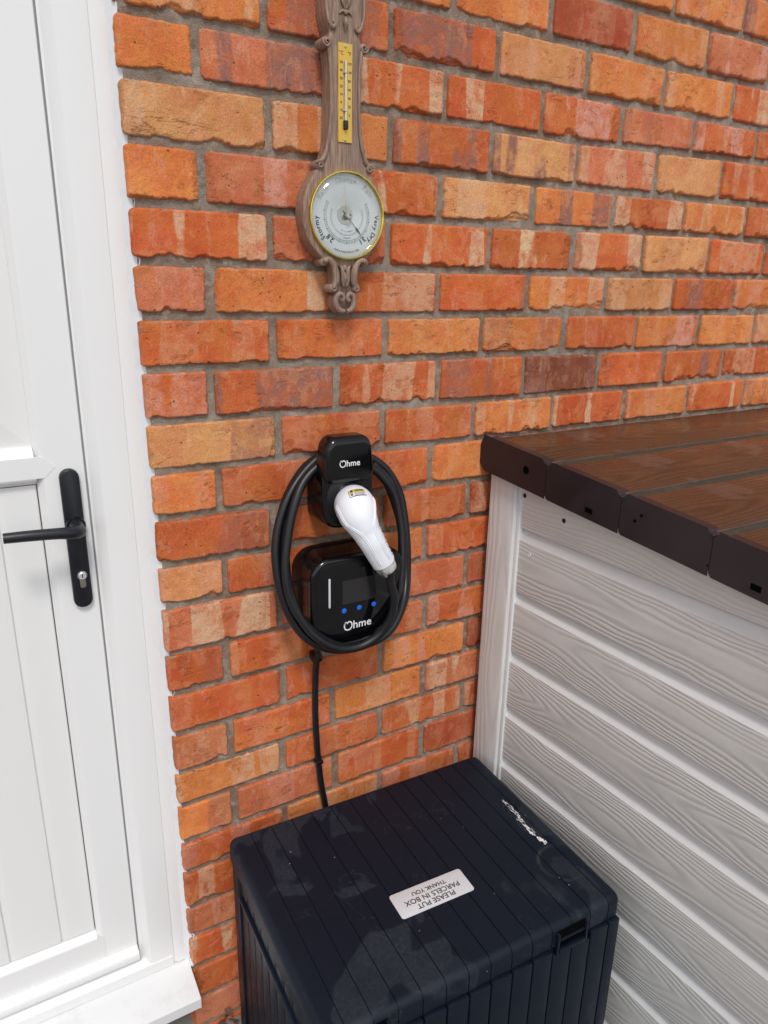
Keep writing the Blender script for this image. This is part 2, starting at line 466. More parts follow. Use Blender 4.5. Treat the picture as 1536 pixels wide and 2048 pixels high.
def barowood():
    t = NT('weathered_carved_oak'); v = t.obj()
    mp = t.n('Mapping', Vector=v); mp.inputs['Scale'].default_value = (14, 14, 1.0)
    g = t.noise(mp.outputs[0], 26, 4, .65, .4); k = t.noise(v, 9, 4)
    c = t.mix(t.ss(g, .35, .68), C(.19, .115, .078), C(.36, .243, .172))
    c = t.mix(t.ss(k, .45, .7, 0, .5), c, C(.25, .175, .145))
    mp2 = t.n('Mapping', Vector=v); mp2.inputs['Scale'].default_value = (40, 40, 2.2)
    pores = t.ss(t.noise(mp2.outputs[0], 30, 2), .62, .70)
    c = t.mix(t.math('MULTIPLY', pores, .4), c, C(.09, .055, .04))
    t.set(color=c, rough=.55, normal=t.bump(t.math('ADD', g, t.math('MULTIPLY', pores, -1.0)), .35, .0012))
    return t.m
M['oak'] = barowood()

def dialmat():
    t = NT('brushed_silver_dial'); v = t.obj()
    n = t.noise(v, 30, 3)
    t.set(color=t.mix(n, C(.62, .635, .635), C(.72, .73, .73)), metal=.15, rough=.24)
    return t.m
M['dial'] = dialmat()
t = NT('clear_dial_glass')                  # thin pane: straight-through transmission with a Fresnel reflection
tr_ = t.n('BsdfTransparent', Color=C(.97, .98, .98)); gl_ = t.n('BsdfGlossy', Roughness=.03); fz = t.n('LayerWeight', Blend=.5); mx = t.n('MixShader')
t.put(mx.inputs[0], t.math('MULTIPLY_ADD', t.math('POWER', fz.outputs['Facing'], 4.0), .7, .06)); t.put(mx.inputs[1], tr_.outputs[0]); t.put(mx.inputs[2], gl_.outputs[0])
t.t.links.new(mx.outputs[0], t.t.nodes['Material Output'].inputs['Surface']); M['glass'] = t.m

def boxlid_material():
    t = NT('charcoal_plastic_lid_dusty'); v = t.n('TexCoord').outputs['Object']
    g = t.n('NewGeometry').outputs['Position']
    big = t.noise(g, 4.6, 3, .55, .5)
    fine = t.noise(g, 150, 4, .7)
    mp = t.n('Mapping', Vector=g); mp.inputs['Scale'].default_value = (60, 3, 3)
    brush = t.noise(mp.outputs[0], 6, 3)
    dust = t.math('MULTIPLY', t.ss(big, .545, .562), t.ss(fine, .25, .7, .35, 1))
    dust = t.math('MULTIPLY', dust, t.ss(t.noise(g, 12, 3), .25, .6, .5, 1))
    ringn = t.noise(g, 9, 2, .5, 1.2)
    ring = t.math('MULTIPLY', t.ss(t.math('ABSOLUTE', t.math('SUBTRACT', ringn, .63)), 0, .012, 1, 0), t.ss(fine, .35, .7, 0, .8))
    vor = t.n('TexVoronoi', Vector=g, Scale=38.0)
    speck = t.math('MULTIPLY', t.ss(vor.outputs['Distance'], .035, .055, 1, 0), t.ss(t.noise(g, 20, 1), .52, .56))
    c = t.mix(t.math('MULTIPLY', dust, .75), C(.0034, .0074, .0160), C(.026, .031, .043))
    c = t.mix(t.math('MULTIPLY', ring, .6), c, C(.05, .053, .062))
    dv = t.n('VectorMath', operation='DISTANCE'); t.put(dv.inputs[0], g); t.put(dv.inputs[1], (.655, -.425, .545))
    cup = t.math('MULTIPLY', t.ss(t.math('ABSOLUTE', t.math('SUBTRACT', dv.outputs['Value'], .046)), .001, .006, 1, 0), t.ss(t.noise(g, 14, 3), .40, .62, 0, .55))
    c = t.mix(cup, c, C(.045, .048, .058))
    c = t.mix(speck, c, C(.30, .30, .31))
    rg = t.math('ADD', t.ss(big, .535, .565, .46, .62), t.math('MULTIPLY', brush, .05))
    t.set(color=c, rough=rg, normal=t.bump(t.math('ADD', t.math('MULTIPLY', brush, .6), t.math('MULTIPLY', fine, .4)), .14, .0012), spec=.25)
    return t.m
M['boxlid'] = boxlid_material()

def ground_material():
    t = NT('paving_ground'); v = t.n('NewGeometry').outputs['Position']
    a = t.noise(v, 1.1, 5, .6); g = t.noise(v, 160, 3, .65)
    c = t.mix(t.ss(a, .3, .7), C(.20, .185, .165), C(.27, .255, .235))
    c = t.mix(t.ss(g, .4, .7, 0, .5), c, C(.15, .14, .13))
    t.set(color=c, rough=.9, normal=t.bump(g, .5, .004)); return t.m
M['ground'] = ground_material()

# ------------------------------------------------------------------ ground
gm = pmesh('ground', [(-150, -150, 0), (150, -150, 0), (150, 150, 0), (-150, 150, 0)], [(0, 1, 2, 3)])
setp(link('ground', gm, M['ground']), kind='structure')

# ------------------------------------------------------------------ brick wall
LB, HB = 0.235, 0.08804
wall = thing('brick_wall', 'orange-red brick wall with grey mortar joints behind the charger and barometer', 'wall', (1.0, 0.12, 0.0))
BED = {-16: [(0, .0042)], -15: [(0, .0047)], -14: [(0, -.0015)], -13: [(0, .0064), (.5, 0)], -12: [(0, -.0026), (.5, 0)],
       -11: [(0, 0), (.357, .0041), (.592, .0064)], -10: [(0, -.0072), (.6, 0)], -9: [(0, -.0043), (.351, -.004), (.585, -.0025)],
       -8: [(0, -.0027)], -7: [(0, -.0035)], -6: [(0, .0059), (.694, -.0059)], -5: [(0, .0014), (.637, -.0058)], -4: [(0, .003), (.688, -.0088)],
       -3: [(0, .0011), (.929, -.0014)], -2: [(0, .0013), (.816, -.0044), (1.301, -.0021), (1.539, .0008)], -1: [(0, .002), (.719, .0044), (1.424, -.0017)],
       0: [(0, .0014), (.619, .0001), (1.63, -.0003)], 1: [(0, .0004), (.591, -.0027), (1.39, .0017)], 2: [(0, -.0006), (.71, .0001), (1.386, .0091), (1.578, .0051)],
       3: [(0, .0003), (.586, .0004), (1.054, -.0016), (1.527, .002)], 4: [(0, .0014), (.705, .0013), (.932, -.0007), (1.403, .0111)],
       5: [(.588, -.0016), (.824, -.0007), (1.049, -.0021), (1.505, -.0021)], 6: [(.703, -.0019), (.936, -.0027), (1.167, -.005), (1.402, -.0005)],
       7: [(1.056, -.0007), (1.29, .0024)]}
def bed(v, x):
    pts = BED.get(v, [(0, 0)])
    return v * HB + np.interp(x, [p[0] for p in pts], [p[1] for p in pts])
PERP = {7: {5: 4.998, 6: 5.992}, 6: {2.5: 2.553, 3.5: 3.537, 4.5: 4.522, 5.5: 5.539}, 4: {3.5: 3.521, 6.5: 6.48}, 3: {4: 3.971}, 1: {3: 3.032, 4: 4.021, 5: 4.964, 6: 5.978, 7: 6.954},
        -2: {.5: .482, 1.5: 1.539, 2.5: 2.545, 3.5: 3.531, 4.5: 4.512}, -3: {1: 1.024, 2: 1.983, 3: 2.956, 4: 3.931, 5: 4.96, 6: 5.954, 7: 6.968},
        -5: {1: .954, 3: 2.946}, -6: {.5: .52, 2.5: 2.473}, -7: {1: .991, 3: 2.97}, -9: {2: 2.015}, -11: {1: .978, 3: 3.024}, -12: {1.5: 1.519, 2.5: 2.52}, -13: {1: .986, 2: 2.026}}
CODES = {8: 'R O R T R O R R', 7: 'R O R T O O Rg R R', 6: 'O R O O D O Pp R R', 5: 'O R Rg T O O Rt R R', 4: 'O Pg Rt Rt Rp P Rp R R',
         3: 'T O Rg Tg P Y R O R', 2: 'O Pp Rt T Og Rt O R R', 1: 'Rt Pt Rt RT Rt T R R O', 0: 'P Ot R Rg O T Rg O R', -1: 'R R O O R Op O T R',
         -2: 'R Rg R R B R Rg R R', -3: 'T R R O Rt O Rt O R', -4: 'O R R O R R R R', -5: 'R R R D R R R R', -6: 'T R O R R R R R', -7: 'Pt R P D R R R R',
         -8: 'R R R R D R R R', -9: 'R R O D R R R R', -10: 'P R O Pt R R R R', -11: 'O R R D R R R R', -12: 'O P R D R R R R', -13: 'R O R R R R R R'}
PAL = {'R': (.50, .126, .038), 'O': (.59, .200, .062), 'T': (.58, .262, .110), 'P': (.52, .165, .080), 'D': (.39, .092, .038), 'B': (.20, .065, .035), 'Y': (.62, .30, .13)}
MK = {'t': (.68, .42, .26), 'T': (.74, .52, .31), 'g': (.30, .135, .105), 'p': (.66, .31, .23)}

def brick_mesh(x0, x1, fb, ft, seed, half, rough=1.0):
    w = x1 - x0; hh = HB - .013
    st_ = .0018 if x0 < .75 else .0026 if x0 < 1.3 else .0034
    nx = max(10, int(round(w / st_))); nz = int(round(hh / st_))
    s, tt = np.meshgrid(np.linspace(0, 1, nx + 1), np.linspace(0, 1, nz + 1))
    X = x0 + w * s; zb = fb(X); zt = ft(X)
    k = seed * 7.31
    dl = s * w; dr = (1 - s) * w; db = tt * (zt - zb); dt = (1 - tt) * (zt - zb)
    # ragged arrises
    rb = .0012 * np.maximum(0, fbm(X * 120, k, 1.5, 4) - .42) * 3 * rough
    rt_ = .0014 * np.maximum(0, fbm(X * 130, k, 7.5, 4) - .40) * 3 * rough
    Zc = zb + tt * (zt - zb)
    rl = .0020 * np.maximum(0, fbm(Zc * 70, k, 3.5, 3) - .42) * 3 * rough
    rr = .0020 * np.maximum(0, fbm(Zc * 70, k, 9.5, 3) - .42) * 3 * rough
    rc = .0030 + .006 * ((seed * 0.618) % 1)
    def corner(d): 
        q = np.clip(rc - d, 0, rc); return rc - np.sqrt(np.maximum(rc * rc - q * q, 0))
    il = corner(np.minimum(db, dt))
    X2 = x0 + rl + il + (w - rl - rr - 2 * il) * s
    Z2 = zb + rb + (zt - zb - rb - rt_) * tt
    d = np.minimum(np.minimum(dl, dr), np.minimum(db, dt))
    pr = ((seed * .7548) % 1 - .5) * .004
    tx = ((seed * .5698) % 1 - .5) * .010; tz = ((seed * .3141) % 1 - .5) * .020
    Y = -pr + tx * (s - .5) * w * 4 * .25 + tz * (tt - .5) * hh
    Y = Y + .0022 * (fbm(X * 11, Zc * 15, k, 3) - .5) + .0016 * (fbm(X * 70, Zc * 70, k + 4, 4) - .5)
    re = .0036; q = np.clip(re - d, 0, re); Y = Y + (re - np.sqrt(np.maximum(re * re - q * q, 0))) * .8
    rag = .013 * (fbm(X * 85, Zc * 85, k + 2, 5) - .5)
    D1 = .021 * np.maximum(0, fbm(X * 22, k, 21.5, 3) - .46) / .30 * rough
    D2 = .010 * np.maximum(0, fbm(X * 30, k, 41.5, 3) - .50) / .30 * rough
    c1 = sstep(-.0007, .0007, D1 - db + rag); c1b = sstep(-.001, .001, D1 * .55 - db + rag)
    c2 = sstep(-.0008, .0008, D2 - dt + rag)
    D3 = .022 * max(0., ((seed * .4142) % 1) - .55) / .45
    side = dl if (seed % 2) else dr
    c3 = sstep(-.0018, .0018, D3 * (.4 + 1.2 * fbm(Zc * 26, k, 3., 2)) - side + rag)
    # hollow scars on the face
    scar = sstep(.70, .75, fbm(X * 24, Zc * 30, k + 11, 3))
    chip = np.clip(c1 + .8 * c2 + .9 * c3 + .7 * scar, 0, 1)
    Y = Y + .0032 * c1 + .0026 * c1b + .0024 * c2 + .003 * c3 + .0014 * scar + chip * .0026 * (fbm(X * 140, Zc * 140, k, 2) - .5)
    V = np.stack([X2, Y, Z2], -1)
    n1, m1 = nx + 1, nz + 1
    idx = np.arange(n1 * m1).reshape(m1, n1)
    F = np.stack([idx[:-1, :-1], idx[:-1, 1:], idx[1:, 1:], idx[1:, :-1]], -1).reshape(-1, 4)
    ring = np.concatenate([idx[0, :], idx[1:, -1], idx[-1, -2::-1], idx[-2:0:-1, 0]])
    B = V.reshape(-1, 3)[ring].copy(); B[:, 1] = .06
    o = n1 * m1; R = len(ring); j = np.arange(R); jn = (j + 1) % R
    SF = np.stack([ring[j], o + j, o + jn, ring[jn]], -1)
    arr = sstep(.010, .0, d)
    return (np.concatenate([V.reshape(-1, 3), B]), np.concatenate([F, SF]),
            np.concatenate([chip.ravel(), np.full(R, .5)]), np.concatenate([arr.ravel(), np.ones(R)]))

count = 0
for row in range(-19, 9):
    half = row % 2 == 0
    us = [0.0] + [k + (.5 if half else 1.0) for k in range(0, 9)]
    pp = PERP.get(row, {})
    us = [pp.get(u, u + (rnd.uniform(-.012, .012) if u else 0)) for u in us]
    codes = CODES.get(row, '').split()
    rr = random.Random(row * 31 + 5)
    for i in range(len(us) - 1):
        count += 1
        seed = (row + 40) * 17 + i * 5 + rr.randint(0, 3)
        jw = .0065 + rr.uniform(-.0012, .0018)
        x0 = us[i] * LB + (jw if i else -.0005); x1 = us[i + 1] * LB - jw
        jl, ju = .0060 + rr.uniform(-.001, .0015), .0060 + rr.uniform(-.001, .0015)
        fb = lambda x, row=row, jl=jl: bed(row, x) + jl
        ft = lambda x, row=row, ju=ju: bed(row + 1, x) - ju
        V, F, ch, ar = brick_mesh(x0, x1, fb, ft, seed, half, rr.choice([.2, .3, .45, .6, .8, 1.15]))
        me = qmesh('brick', V, F, True, {'chip': ch, 'arris': ar})
        org = ((x0 + x1) / 2, 0.0, (row + .5) * HB)
        b = link('brick', me, M['brick'], wall, org)
        code = codes[i] if i < len(codes) else rr.choice(['R', 'R', 'O', 'D', 'Rt', 'Rg', 'P'])
        c = PAL[code[0]]; j1 = rr.uniform(.90, 1.08); j2 = rr.uniform(.93, 1.07)
        b.color = (c[0] * j1 * 1.22, c[1] * j1 * j2 * 1.24, c[2] * j1 * j2 * 1.18, 1)
        mk = code[1] if len(code) > 1 else rr.choice('ttgp')
        b['mark_colour'] = list(MK[mk]); b['mark_amount'] = (.95 if len(code) > 1 else rr.choice([.15, .3, .5, .65]))

# mortar: one rough sheet behind and between the bricks
gx = np.arange(.006, 2.14, .005); gz = np.arange(-1.70, .80, .005)
GX, GZ = np.meshgrid(gx, gz)
MY = .0074 + .0115 * (fbm(GX * 9, GZ * 9, 3.3, 3) - .5) + .0050 * (fbm(GX * 60, GZ * 60, 8.1, 3) - .5) + .0028 * (fbm(GX * 190, GZ * 190, 2.2, 2) - .5)
idx = np.arange(GX.size).reshape(GX.shape)
MF = np.stack([idx[:-1, :-1], idx[:-1, 1:], idx[1:, 1:], idx[1:, :-1]], -1).reshape(-1, 4)
me = qmesh('mortar', np.stack([GX, np.maximum(MY, .0014), GZ], -1), MF, True)
link('mortar', me, M['mortar'], wall)
# core of the wall and the courses beyond the photograph
bm = bmesh.new()
add_box(bm, 0.004, 4.6, .03, .23, -1.6, 1.5); add_box(bm, -1.02, 0.004, .06, .23, .62, 1.5); add_box(bm, -3.0, -1.02, .03, .23, -1.6, 1.5)
link('wall_core', bm2me(bm, 'wall_core'), M['mortar'], wall)
V = []; F = []
def plainbrick(x0, x1, z0, z1):
    b = len(V); d = rnd.uniform(-.002, .002)
    for y in (-d, .04):
        for x, z in ((x0, z0), (x1, z0), (x1, z1), (x0, z1)): V.append((x, y, z))
    F.extend([(b, b + 1, b + 2, b + 3), (b, b + 4, b + 5, b + 1), (b + 1, b + 5, b + 6, b + 2), (b + 2, b + 6, b + 7, b + 3), (b + 3, b + 7, b + 4, b)])
for row in range(-18, 17):
    for k in range(-13, 20):
        u0 = k + (.5 if row % 2 == 0 else 0)
        x0, x1 = u0 * LB + .006, (u0 + 1) * LB - .006; z0, z1 = row * HB + .006, (row + 1) * HB - .006
        if row <= 8 and x0 < 2.0 and x1 > -.01 and x0 >= -.2: 
            if not (x0 < 0): continue
        if x1 > -1.02 and x0 < 0.0 and z0 < .66: continue
        if row <= 8 and 0 <= x0 < 8.4 * LB: continue
        plainbrick(x0, x1, z0, z1)
o = link('brick_courses', pmesh('brick_courses', V, F), M['brick'], wall); o['kind'] = 'stuff'
o.color = (.60, .165, .058, 1); o['mark_colour'] = [.5, .25, .12]; o['mark_amount'] = .3
# mortar face for those further courses
bm = bmesh.new(); add_box(bm, 2.136, 4.6, .006, .029, -1.6, 1.5); add_box(bm, -1.02, 2.136, .006, .029, .80, 1.5); add_box(bm, -3.0, -1.023, .006, .029, -1.6, .797)
link('mortar_bed', bm2me(bm, 'mortar_bed'), M['mortar'], wall)

# ------------------------------------------------------------------ door frame (jambs, head, threshold, cill, sealant)
fr = thing('door_frame', 'white plastic door frame with projecting cill set into the brick wall', 'door frame', (-0.52, .06, Z0 - 1.42))
DW = -1.02
FY = .028                                     # face of the frame
jp = [(.0115, .10), (-.0990, .10), (-.0990, FY + .0200), (-.0955, FY + .0190), (-.0812, FY + .0012), (-.0785, FY), (-.0325, FY), (-.0305, FY + .0012), (-.0290, FY + .0008), (-.020, FY - .0022), (-.006, FY - .0022), (.004, FY + .003), (.0115, FY + .010)]
link('jamb', extr('jamb', jp, -1.392, .64, smooth=30), M['upvc'], fr)
link('jamb', extr('jamb', [(DW - .0115 + .012 - x - .012, y) for x, y in jp][::-1], -1.392, .64, smooth=30), M['upvc'], fr)
hp = [(.10, .64), (.10, .535), (FY + .015, .535), (FY, .550), (FY, .64)]
link('head', extr('head', hp, DW + .01, -.01, 'x'), M['upvc'], fr)
tp = [(.10, -1.394), (FY - .002, -1.394), (FY - .002, -1.371), (FY, -1.3685), (FY + .012, -1.358), (FY + .030, -1.356), (FY + .032, -1.351), (.10, -1.351)]
link('threshold', extr('threshold', tp, DW + .03, -.0335, 'x', smooth=30), M['upvc'], fr)
cp = [(.10, -1.436), (-.045, -1.436), (-.0500, -1.440), (-.0655, -1.440), (-.0690, -1.437), (-.0695, -1.4120), (-.0675, -1.4092), (-.062, -1.4080), (.02, -1.3955), (.10, -1.3955)]
link('cill', extr('cill', cp, -1.03, -.0045, 'x', smooth=30), M['cill'], fr)
capp = [(a + .0, b) for a, b in offset_poly(cp[::-1], -.0008)]
link('cill_end_cap', extr('cill_end_cap', capp, -.0043, -.0022, 'x'), M['upvc'], fr)
# sealant: wandering bead pressed against the brick ends
zz = np.arange(-1.397, .62, .004); na = 7
sx = .0050 + .0065 * (fbm(zz * 16, 1.2, 5.5, 3) - .5) + .0035 * (fbm(zz * 70, 4.2, 9.5, 2) - .5) + (.0015 + .004 * fbm(zz * 9, 3.1, 1.1, 2)) * np.exp(-((((zz / HB) + .5) % 1 - .5) / (.05 + .06 * vnoise(zz * 7, 8., 2.))) ** 2)
V = []; F = []
for i, z in enumerate(zz):
    prof = [(-.0085, FY - .0010), (-.0065, FY - .0035), (-.003, FY - .007), (.0000, FY - .011), (sx[i] * .55 + .001, FY - .0155), (sx[i] + .0005, FY - .019 - .003 * fbm(z * 40, 2., 2., 2)), (sx[i] + .006, FY - .012)]
    for a, b in prof: V.append((a, b, z))
for i in range(len(zz) - 1):
    for k in range(na - 1):
        F.append((i * na + k, i * na + k + 1, (i + 1) * na + k + 1, (i + 1) * na + k))
link('sealant', qmesh('sealant', V, F, True), M['sealant'], fr)
bm = bmesh.new(); bmesh.ops.create_icosphere(bm, subdivisions=3, radius=.007, matrix=Matrix.Translation((.0035, .010, -1.392)) @ Matrix.Diagonal((1.0, 1.2, 1.7, 1)))
link('sealant_blob', bm2me(bm, 'sealant_blob', True), M['sealant'], fr)

# ------------------------------------------------------------------ door leaf
LY = FY + .020                                # face of the leaf
dr = thing('door', 'white plastic panelled door with mid rail and vertical grooves', 'door', (-.50, LY + .03, Z0 - 1.345))
PY = LY + .014
X1, X0 = -.1022, -.9225                       # leaf edges
SI = -.1655                                   # inner edge of the stile face
def stile(s):
    p = [(X1 - .0012, LY), (SI, LY), (SI - .003, LY + .0012), (SI - .0125, PY - .001), (SI - .0130, PY + .004), (SI, .09), (X1, .09), (X1, LY + .0012)]
    if s: p = [(X0 + X1 - x, y) for x, y in p][::-1]
    return extr('stile', p, -1.335, .53, smooth=25)
link('stile', stile(0), M['upvc'], dr); link('stile', stile(1), M['upvc'], dr)
def rail(name, z0, z1, b0, b1):
    p = [(.088, z0 - b0), (PY + .002, z0 - b0), (PY - .001, z0 - b0 + .0004), (LY + .0010, z0 - .0030), (LY - .0004, z0), (LY - .0004, z1), (LY + .0010, z1 + .0030), (PY - .001, z1 + b1 - .0004), (PY + .002, z1 + b1), (.088, z1 + b1)]
    return extr(name, p, X0 - SI + X1 + .0132 + .0, SI - .0133, 'x', smooth=25)
link('mid_rail', rail('mid_rail', -.2625, -.2265, .0125, .0150), M['upvc'], dr)
link('bottom_rail', rail('bottom_rail', -1.334, -1.2640, .0, .0118), M['upvc'], dr)
link('top_rail', rail('top_rail', .455, .53, .0125, .0), M['upvc'], dr)
# arrow-shaped welded end of the mid rail on the stile
a = .0146
link('rail_weld', plate('rail_weld', [(SI - .0135, -.2625), (SI + .000, -.2628), (SI + .0175, -.2450), (SI + .000, -.2268), (SI - .0135, -.2260)], LY - .0006, LY + .004, smooth=False), M['upvc'], dr)
link('rail_weld', plate('rail_weld', [(SI - .0136, -1.3345), (SI + .0010, -1.3345), (SI + .0010, -1.2650), (SI - .0136, -1.2530)], LY - .0003, LY + .012, smooth=False), M['upvc'], dr)
# upper panel with a broad sloping border
xa, xb, za, zb_ = X0 - SI + X1 + .0125, SI - .0125, -.2125, .4435
r1 = [(xa, za), (xb, za), (xb, zb_), (xa, zb_)]; r2 = [(xa + .055, za + .055), (xb - .055, za + .055), (xb - .055, zb_ - .055), (xa + .055, zb_ - .055)]
r3 = [(xa + .060, za + .060), (xb - .060, za + .060), (xb - .060, zb_ - .060), (xa + .060, zb_ - .060)]
V = [(x, PY + .006, z) for x, z in r1] + [(x, PY + .0005, z) for x, z in r2] + [(x, PY + .004, z) for x, z in r3]
F = [(i, (i + 1) % 4, 4 + (i + 1) % 4, 4 + i) for i in range(4)] + [(4 + i, 4 + (i + 1) % 4, 8 + (i + 1) % 4, 8 + i) for i in range(4)] + [(8, 9, 10, 11)]
link('upper_panel', pmesh('upper_panel', V, F), M['panel'], dr)
# lower panel in upright boards with V grooves
zc0, zc1 = -1.2502, -.2768
xs = [SI - .0146, -.2440, -.3400, -.4360, -.5320, -.6280, -.7240, -.8200, X0 - SI + X1 + .0125]
for i in range(len(xs) - 1):
    b, a = xs[i], xs[i + 1]
    p = [(a, PY + .004), (a + .0100, PY + .0012), (a + .0150, PY + .0005), (b - .0020, PY + .0005), (b, PY + .0022), (b, PY + .010), (a, PY + .010)]
    link('panel_board', extr('panel_board', p, zc0, zc1, smooth=20), M['panel'], dr, ((a + b) / 2, PY, (zc0 + zc1) / 2))
link('panel_back', boxme('panel_back', xs[-1] + .001, xs[0] + .006, PY + .0105, PY + .02, zc0 - .006, zc1 + .006), M['gasket'], dr)
# weather bar
wp = [(LY - .0006, -1.3475), (LY - .014, -1.3475)] + [(LY - .014 + .0150 * -math.sin(math.radians(t)) * .62, -1.3340 - .0135 * math.cos(math.radians(t))) for t in range(0, 181, 15)] + [(LY - .0006, -1.3195)]
link('weather_bar', extr('weather_bar', wp, X0 + .02, -.1025, 'x', smooth=40), M['upvc'], dr)
link('bottom_gap', boxme('bottom_gap', X0, X1 - .002, .046, .086, -1.349, -1.3345), M['dark'], dr)
bm = bmesh.new(); add_box(bm, -.1020, -.0993, LY + .003, .085, -1.338, .53)
link('edge_gasket', bm2me(bm, 'edge_gasket'), M['gasket'], dr)
# handle
hx, HYF = -.1290, LY - .011
link('handle_plate', plate('handle_plate', rrect(hx - .0158, hx + .0158, -.5060, -.2500, .0157, 10), HYF, LY + .001, .003, 4), M['blackmetal'], dr)
hd = link('handle_lever', tube('handle_lever', catmull([(hx + .001, HYF + .002, -.3500), (hx + .001, HYF - .018, -.3500), (hx + .000, HYF - .040, -.3480), (hx - .012, HYF - .056, -.3440), (hx - .035, HYF - .061, -.3400), (hx - .075, HYF - .062, -.3370), (hx - .114, HYF - .060, -.3360)], 6),
        np.interp(np.linspace(0, 1, 37), [0, .15, .33, .5, .66, .9, 1.0], [.0135, .0120, .0120, .0108, .0096, .0090, .0086]), 16), M['blackmetal'], dr)
link('handle_rose', lathe_y('handle_rose', hx + .001, -.350, [(.0165, HYF + .0005), (.0165, HYF - .003), (.0155, HYF - .005), (.001, HYF - .005)], 32), M['satin'], dr)
cy = link('lock_cylinder', plate('lock_cylinder', [(hx + .0018 + .0085 * math.cos(math.radians(a)), -.4430 + .0085 * math.sin(math.radians(a))) for a in range(-55, 236, 15)] + [(hx + .0018 - .0050, -.4640), (hx + .0018 - .0030, -.4662), (hx + .0018 + .0030, -.4662), (hx + .0018 + .0050, -.4640)], HYF - .004, HYF + .002, .0008, 2), M['steel'], dr)
link('key_plug', lathe_y('key_plug', hx + .0018, -.4430, [(.0062, HYF - .003), (.0062, HYF - .0052), (.0054, HYF - .0058), (.0005, HYF - .0058)], 24), M['chrome'], cy)
link('keyhole', boxme('keyhole', hx + .0010, hx + .0026, HYF - .0062, HYF - .004, -.4464, -.4396), M['dark'], cy)

# ------------------------------------------------------------------ barometer
BX = .3590
ba = thing('barometer', 'carved oak banjo barometer with brass thermometer hung above the charger', 'barometer', (BX, -.01, Z0 + .005))
BF = -.034
half_out = [(.0, .0860), (.014, .0870), (.026, .0905), (.040, .0965), (.056, .1110), (.0690, .1280), (.0765, .1480), (.0800, .1700), (.0785, .1920), (.0705, .2150), (.0600, .2330), (.0520, .2450),
            (.0440, .2520), (.0385, .2620), (.0330, .2780), (.0300, .2950), (.0283, .3250), (.0275, .3600), (.0277, .3900), (.0295, .4150), (.0310, .4300), (.0300, .4420), (.0285, .4500),
            (.0330, .4600), (.0365, .4750), (.0375, .4950), (.0365, .5200), (.0310, .5450), (.0230, .5620), (.0120, .5740), (.0, .5780)]
hp_ = catmull([(a, b, 0) for a, b in half_out], 4)[:, :2]
P = [(BX + a, b) for a, b in hp_] + [(BX - a, b) for a, b in hp_[-2:0:-1]]
link('case', plate('case', P, BF, -.002, .0045, 4), M['oak'], ba)
# carved rim that follows both sides of the neck
def spiral(cx, cz, r0, r1, a0, turns, y, n=26):
    return [(cx + (r0 + (r1 - r0) * k / n) * math.cos(math.radians(a0) + turns * 2 * math.pi * k / n), y, cz + (r0 + (r1 - r0) * k / n) * math.sin(math.radians(a0) + turns * 2 * math.pi * k / n)) for k in range(n + 1)]
def carve(name, parts, mat=None, parent=None):
    return link(name, join(name, parts, 60), mat or M['oak'], parent or ba)
def prong(path, r, ns=10, n=5, flat=1.0):
    p = catmull(path, n); rr_ = np.interp(np.linspace(0, 1, len(p)), np.linspace(0, 1, len(r)), r)
    return tubeVF(p, rr_, ns, flat=flat)
def cyl(cx, cz, r, y0, y1, ns=24, dome=.0):
    V = []; F = []
    prof = [(r, y1), (r, y0 + r * .25), (r * .82, y0), (r * .01, y0 - dome)]
    for q, y in prof:
        for k in range(ns): V.append((cx + q * math.cos(2 * math.pi * k / ns), y, cz + q * math.sin(2 * math.pi * k / ns)))
    for i in range(3):
        for k in range(ns): F.append((i * ns + k, i * ns + (k + 1) % ns, (i + 1) * ns + (k + 1) % ns, (i + 1) * ns + k))
    return V, F
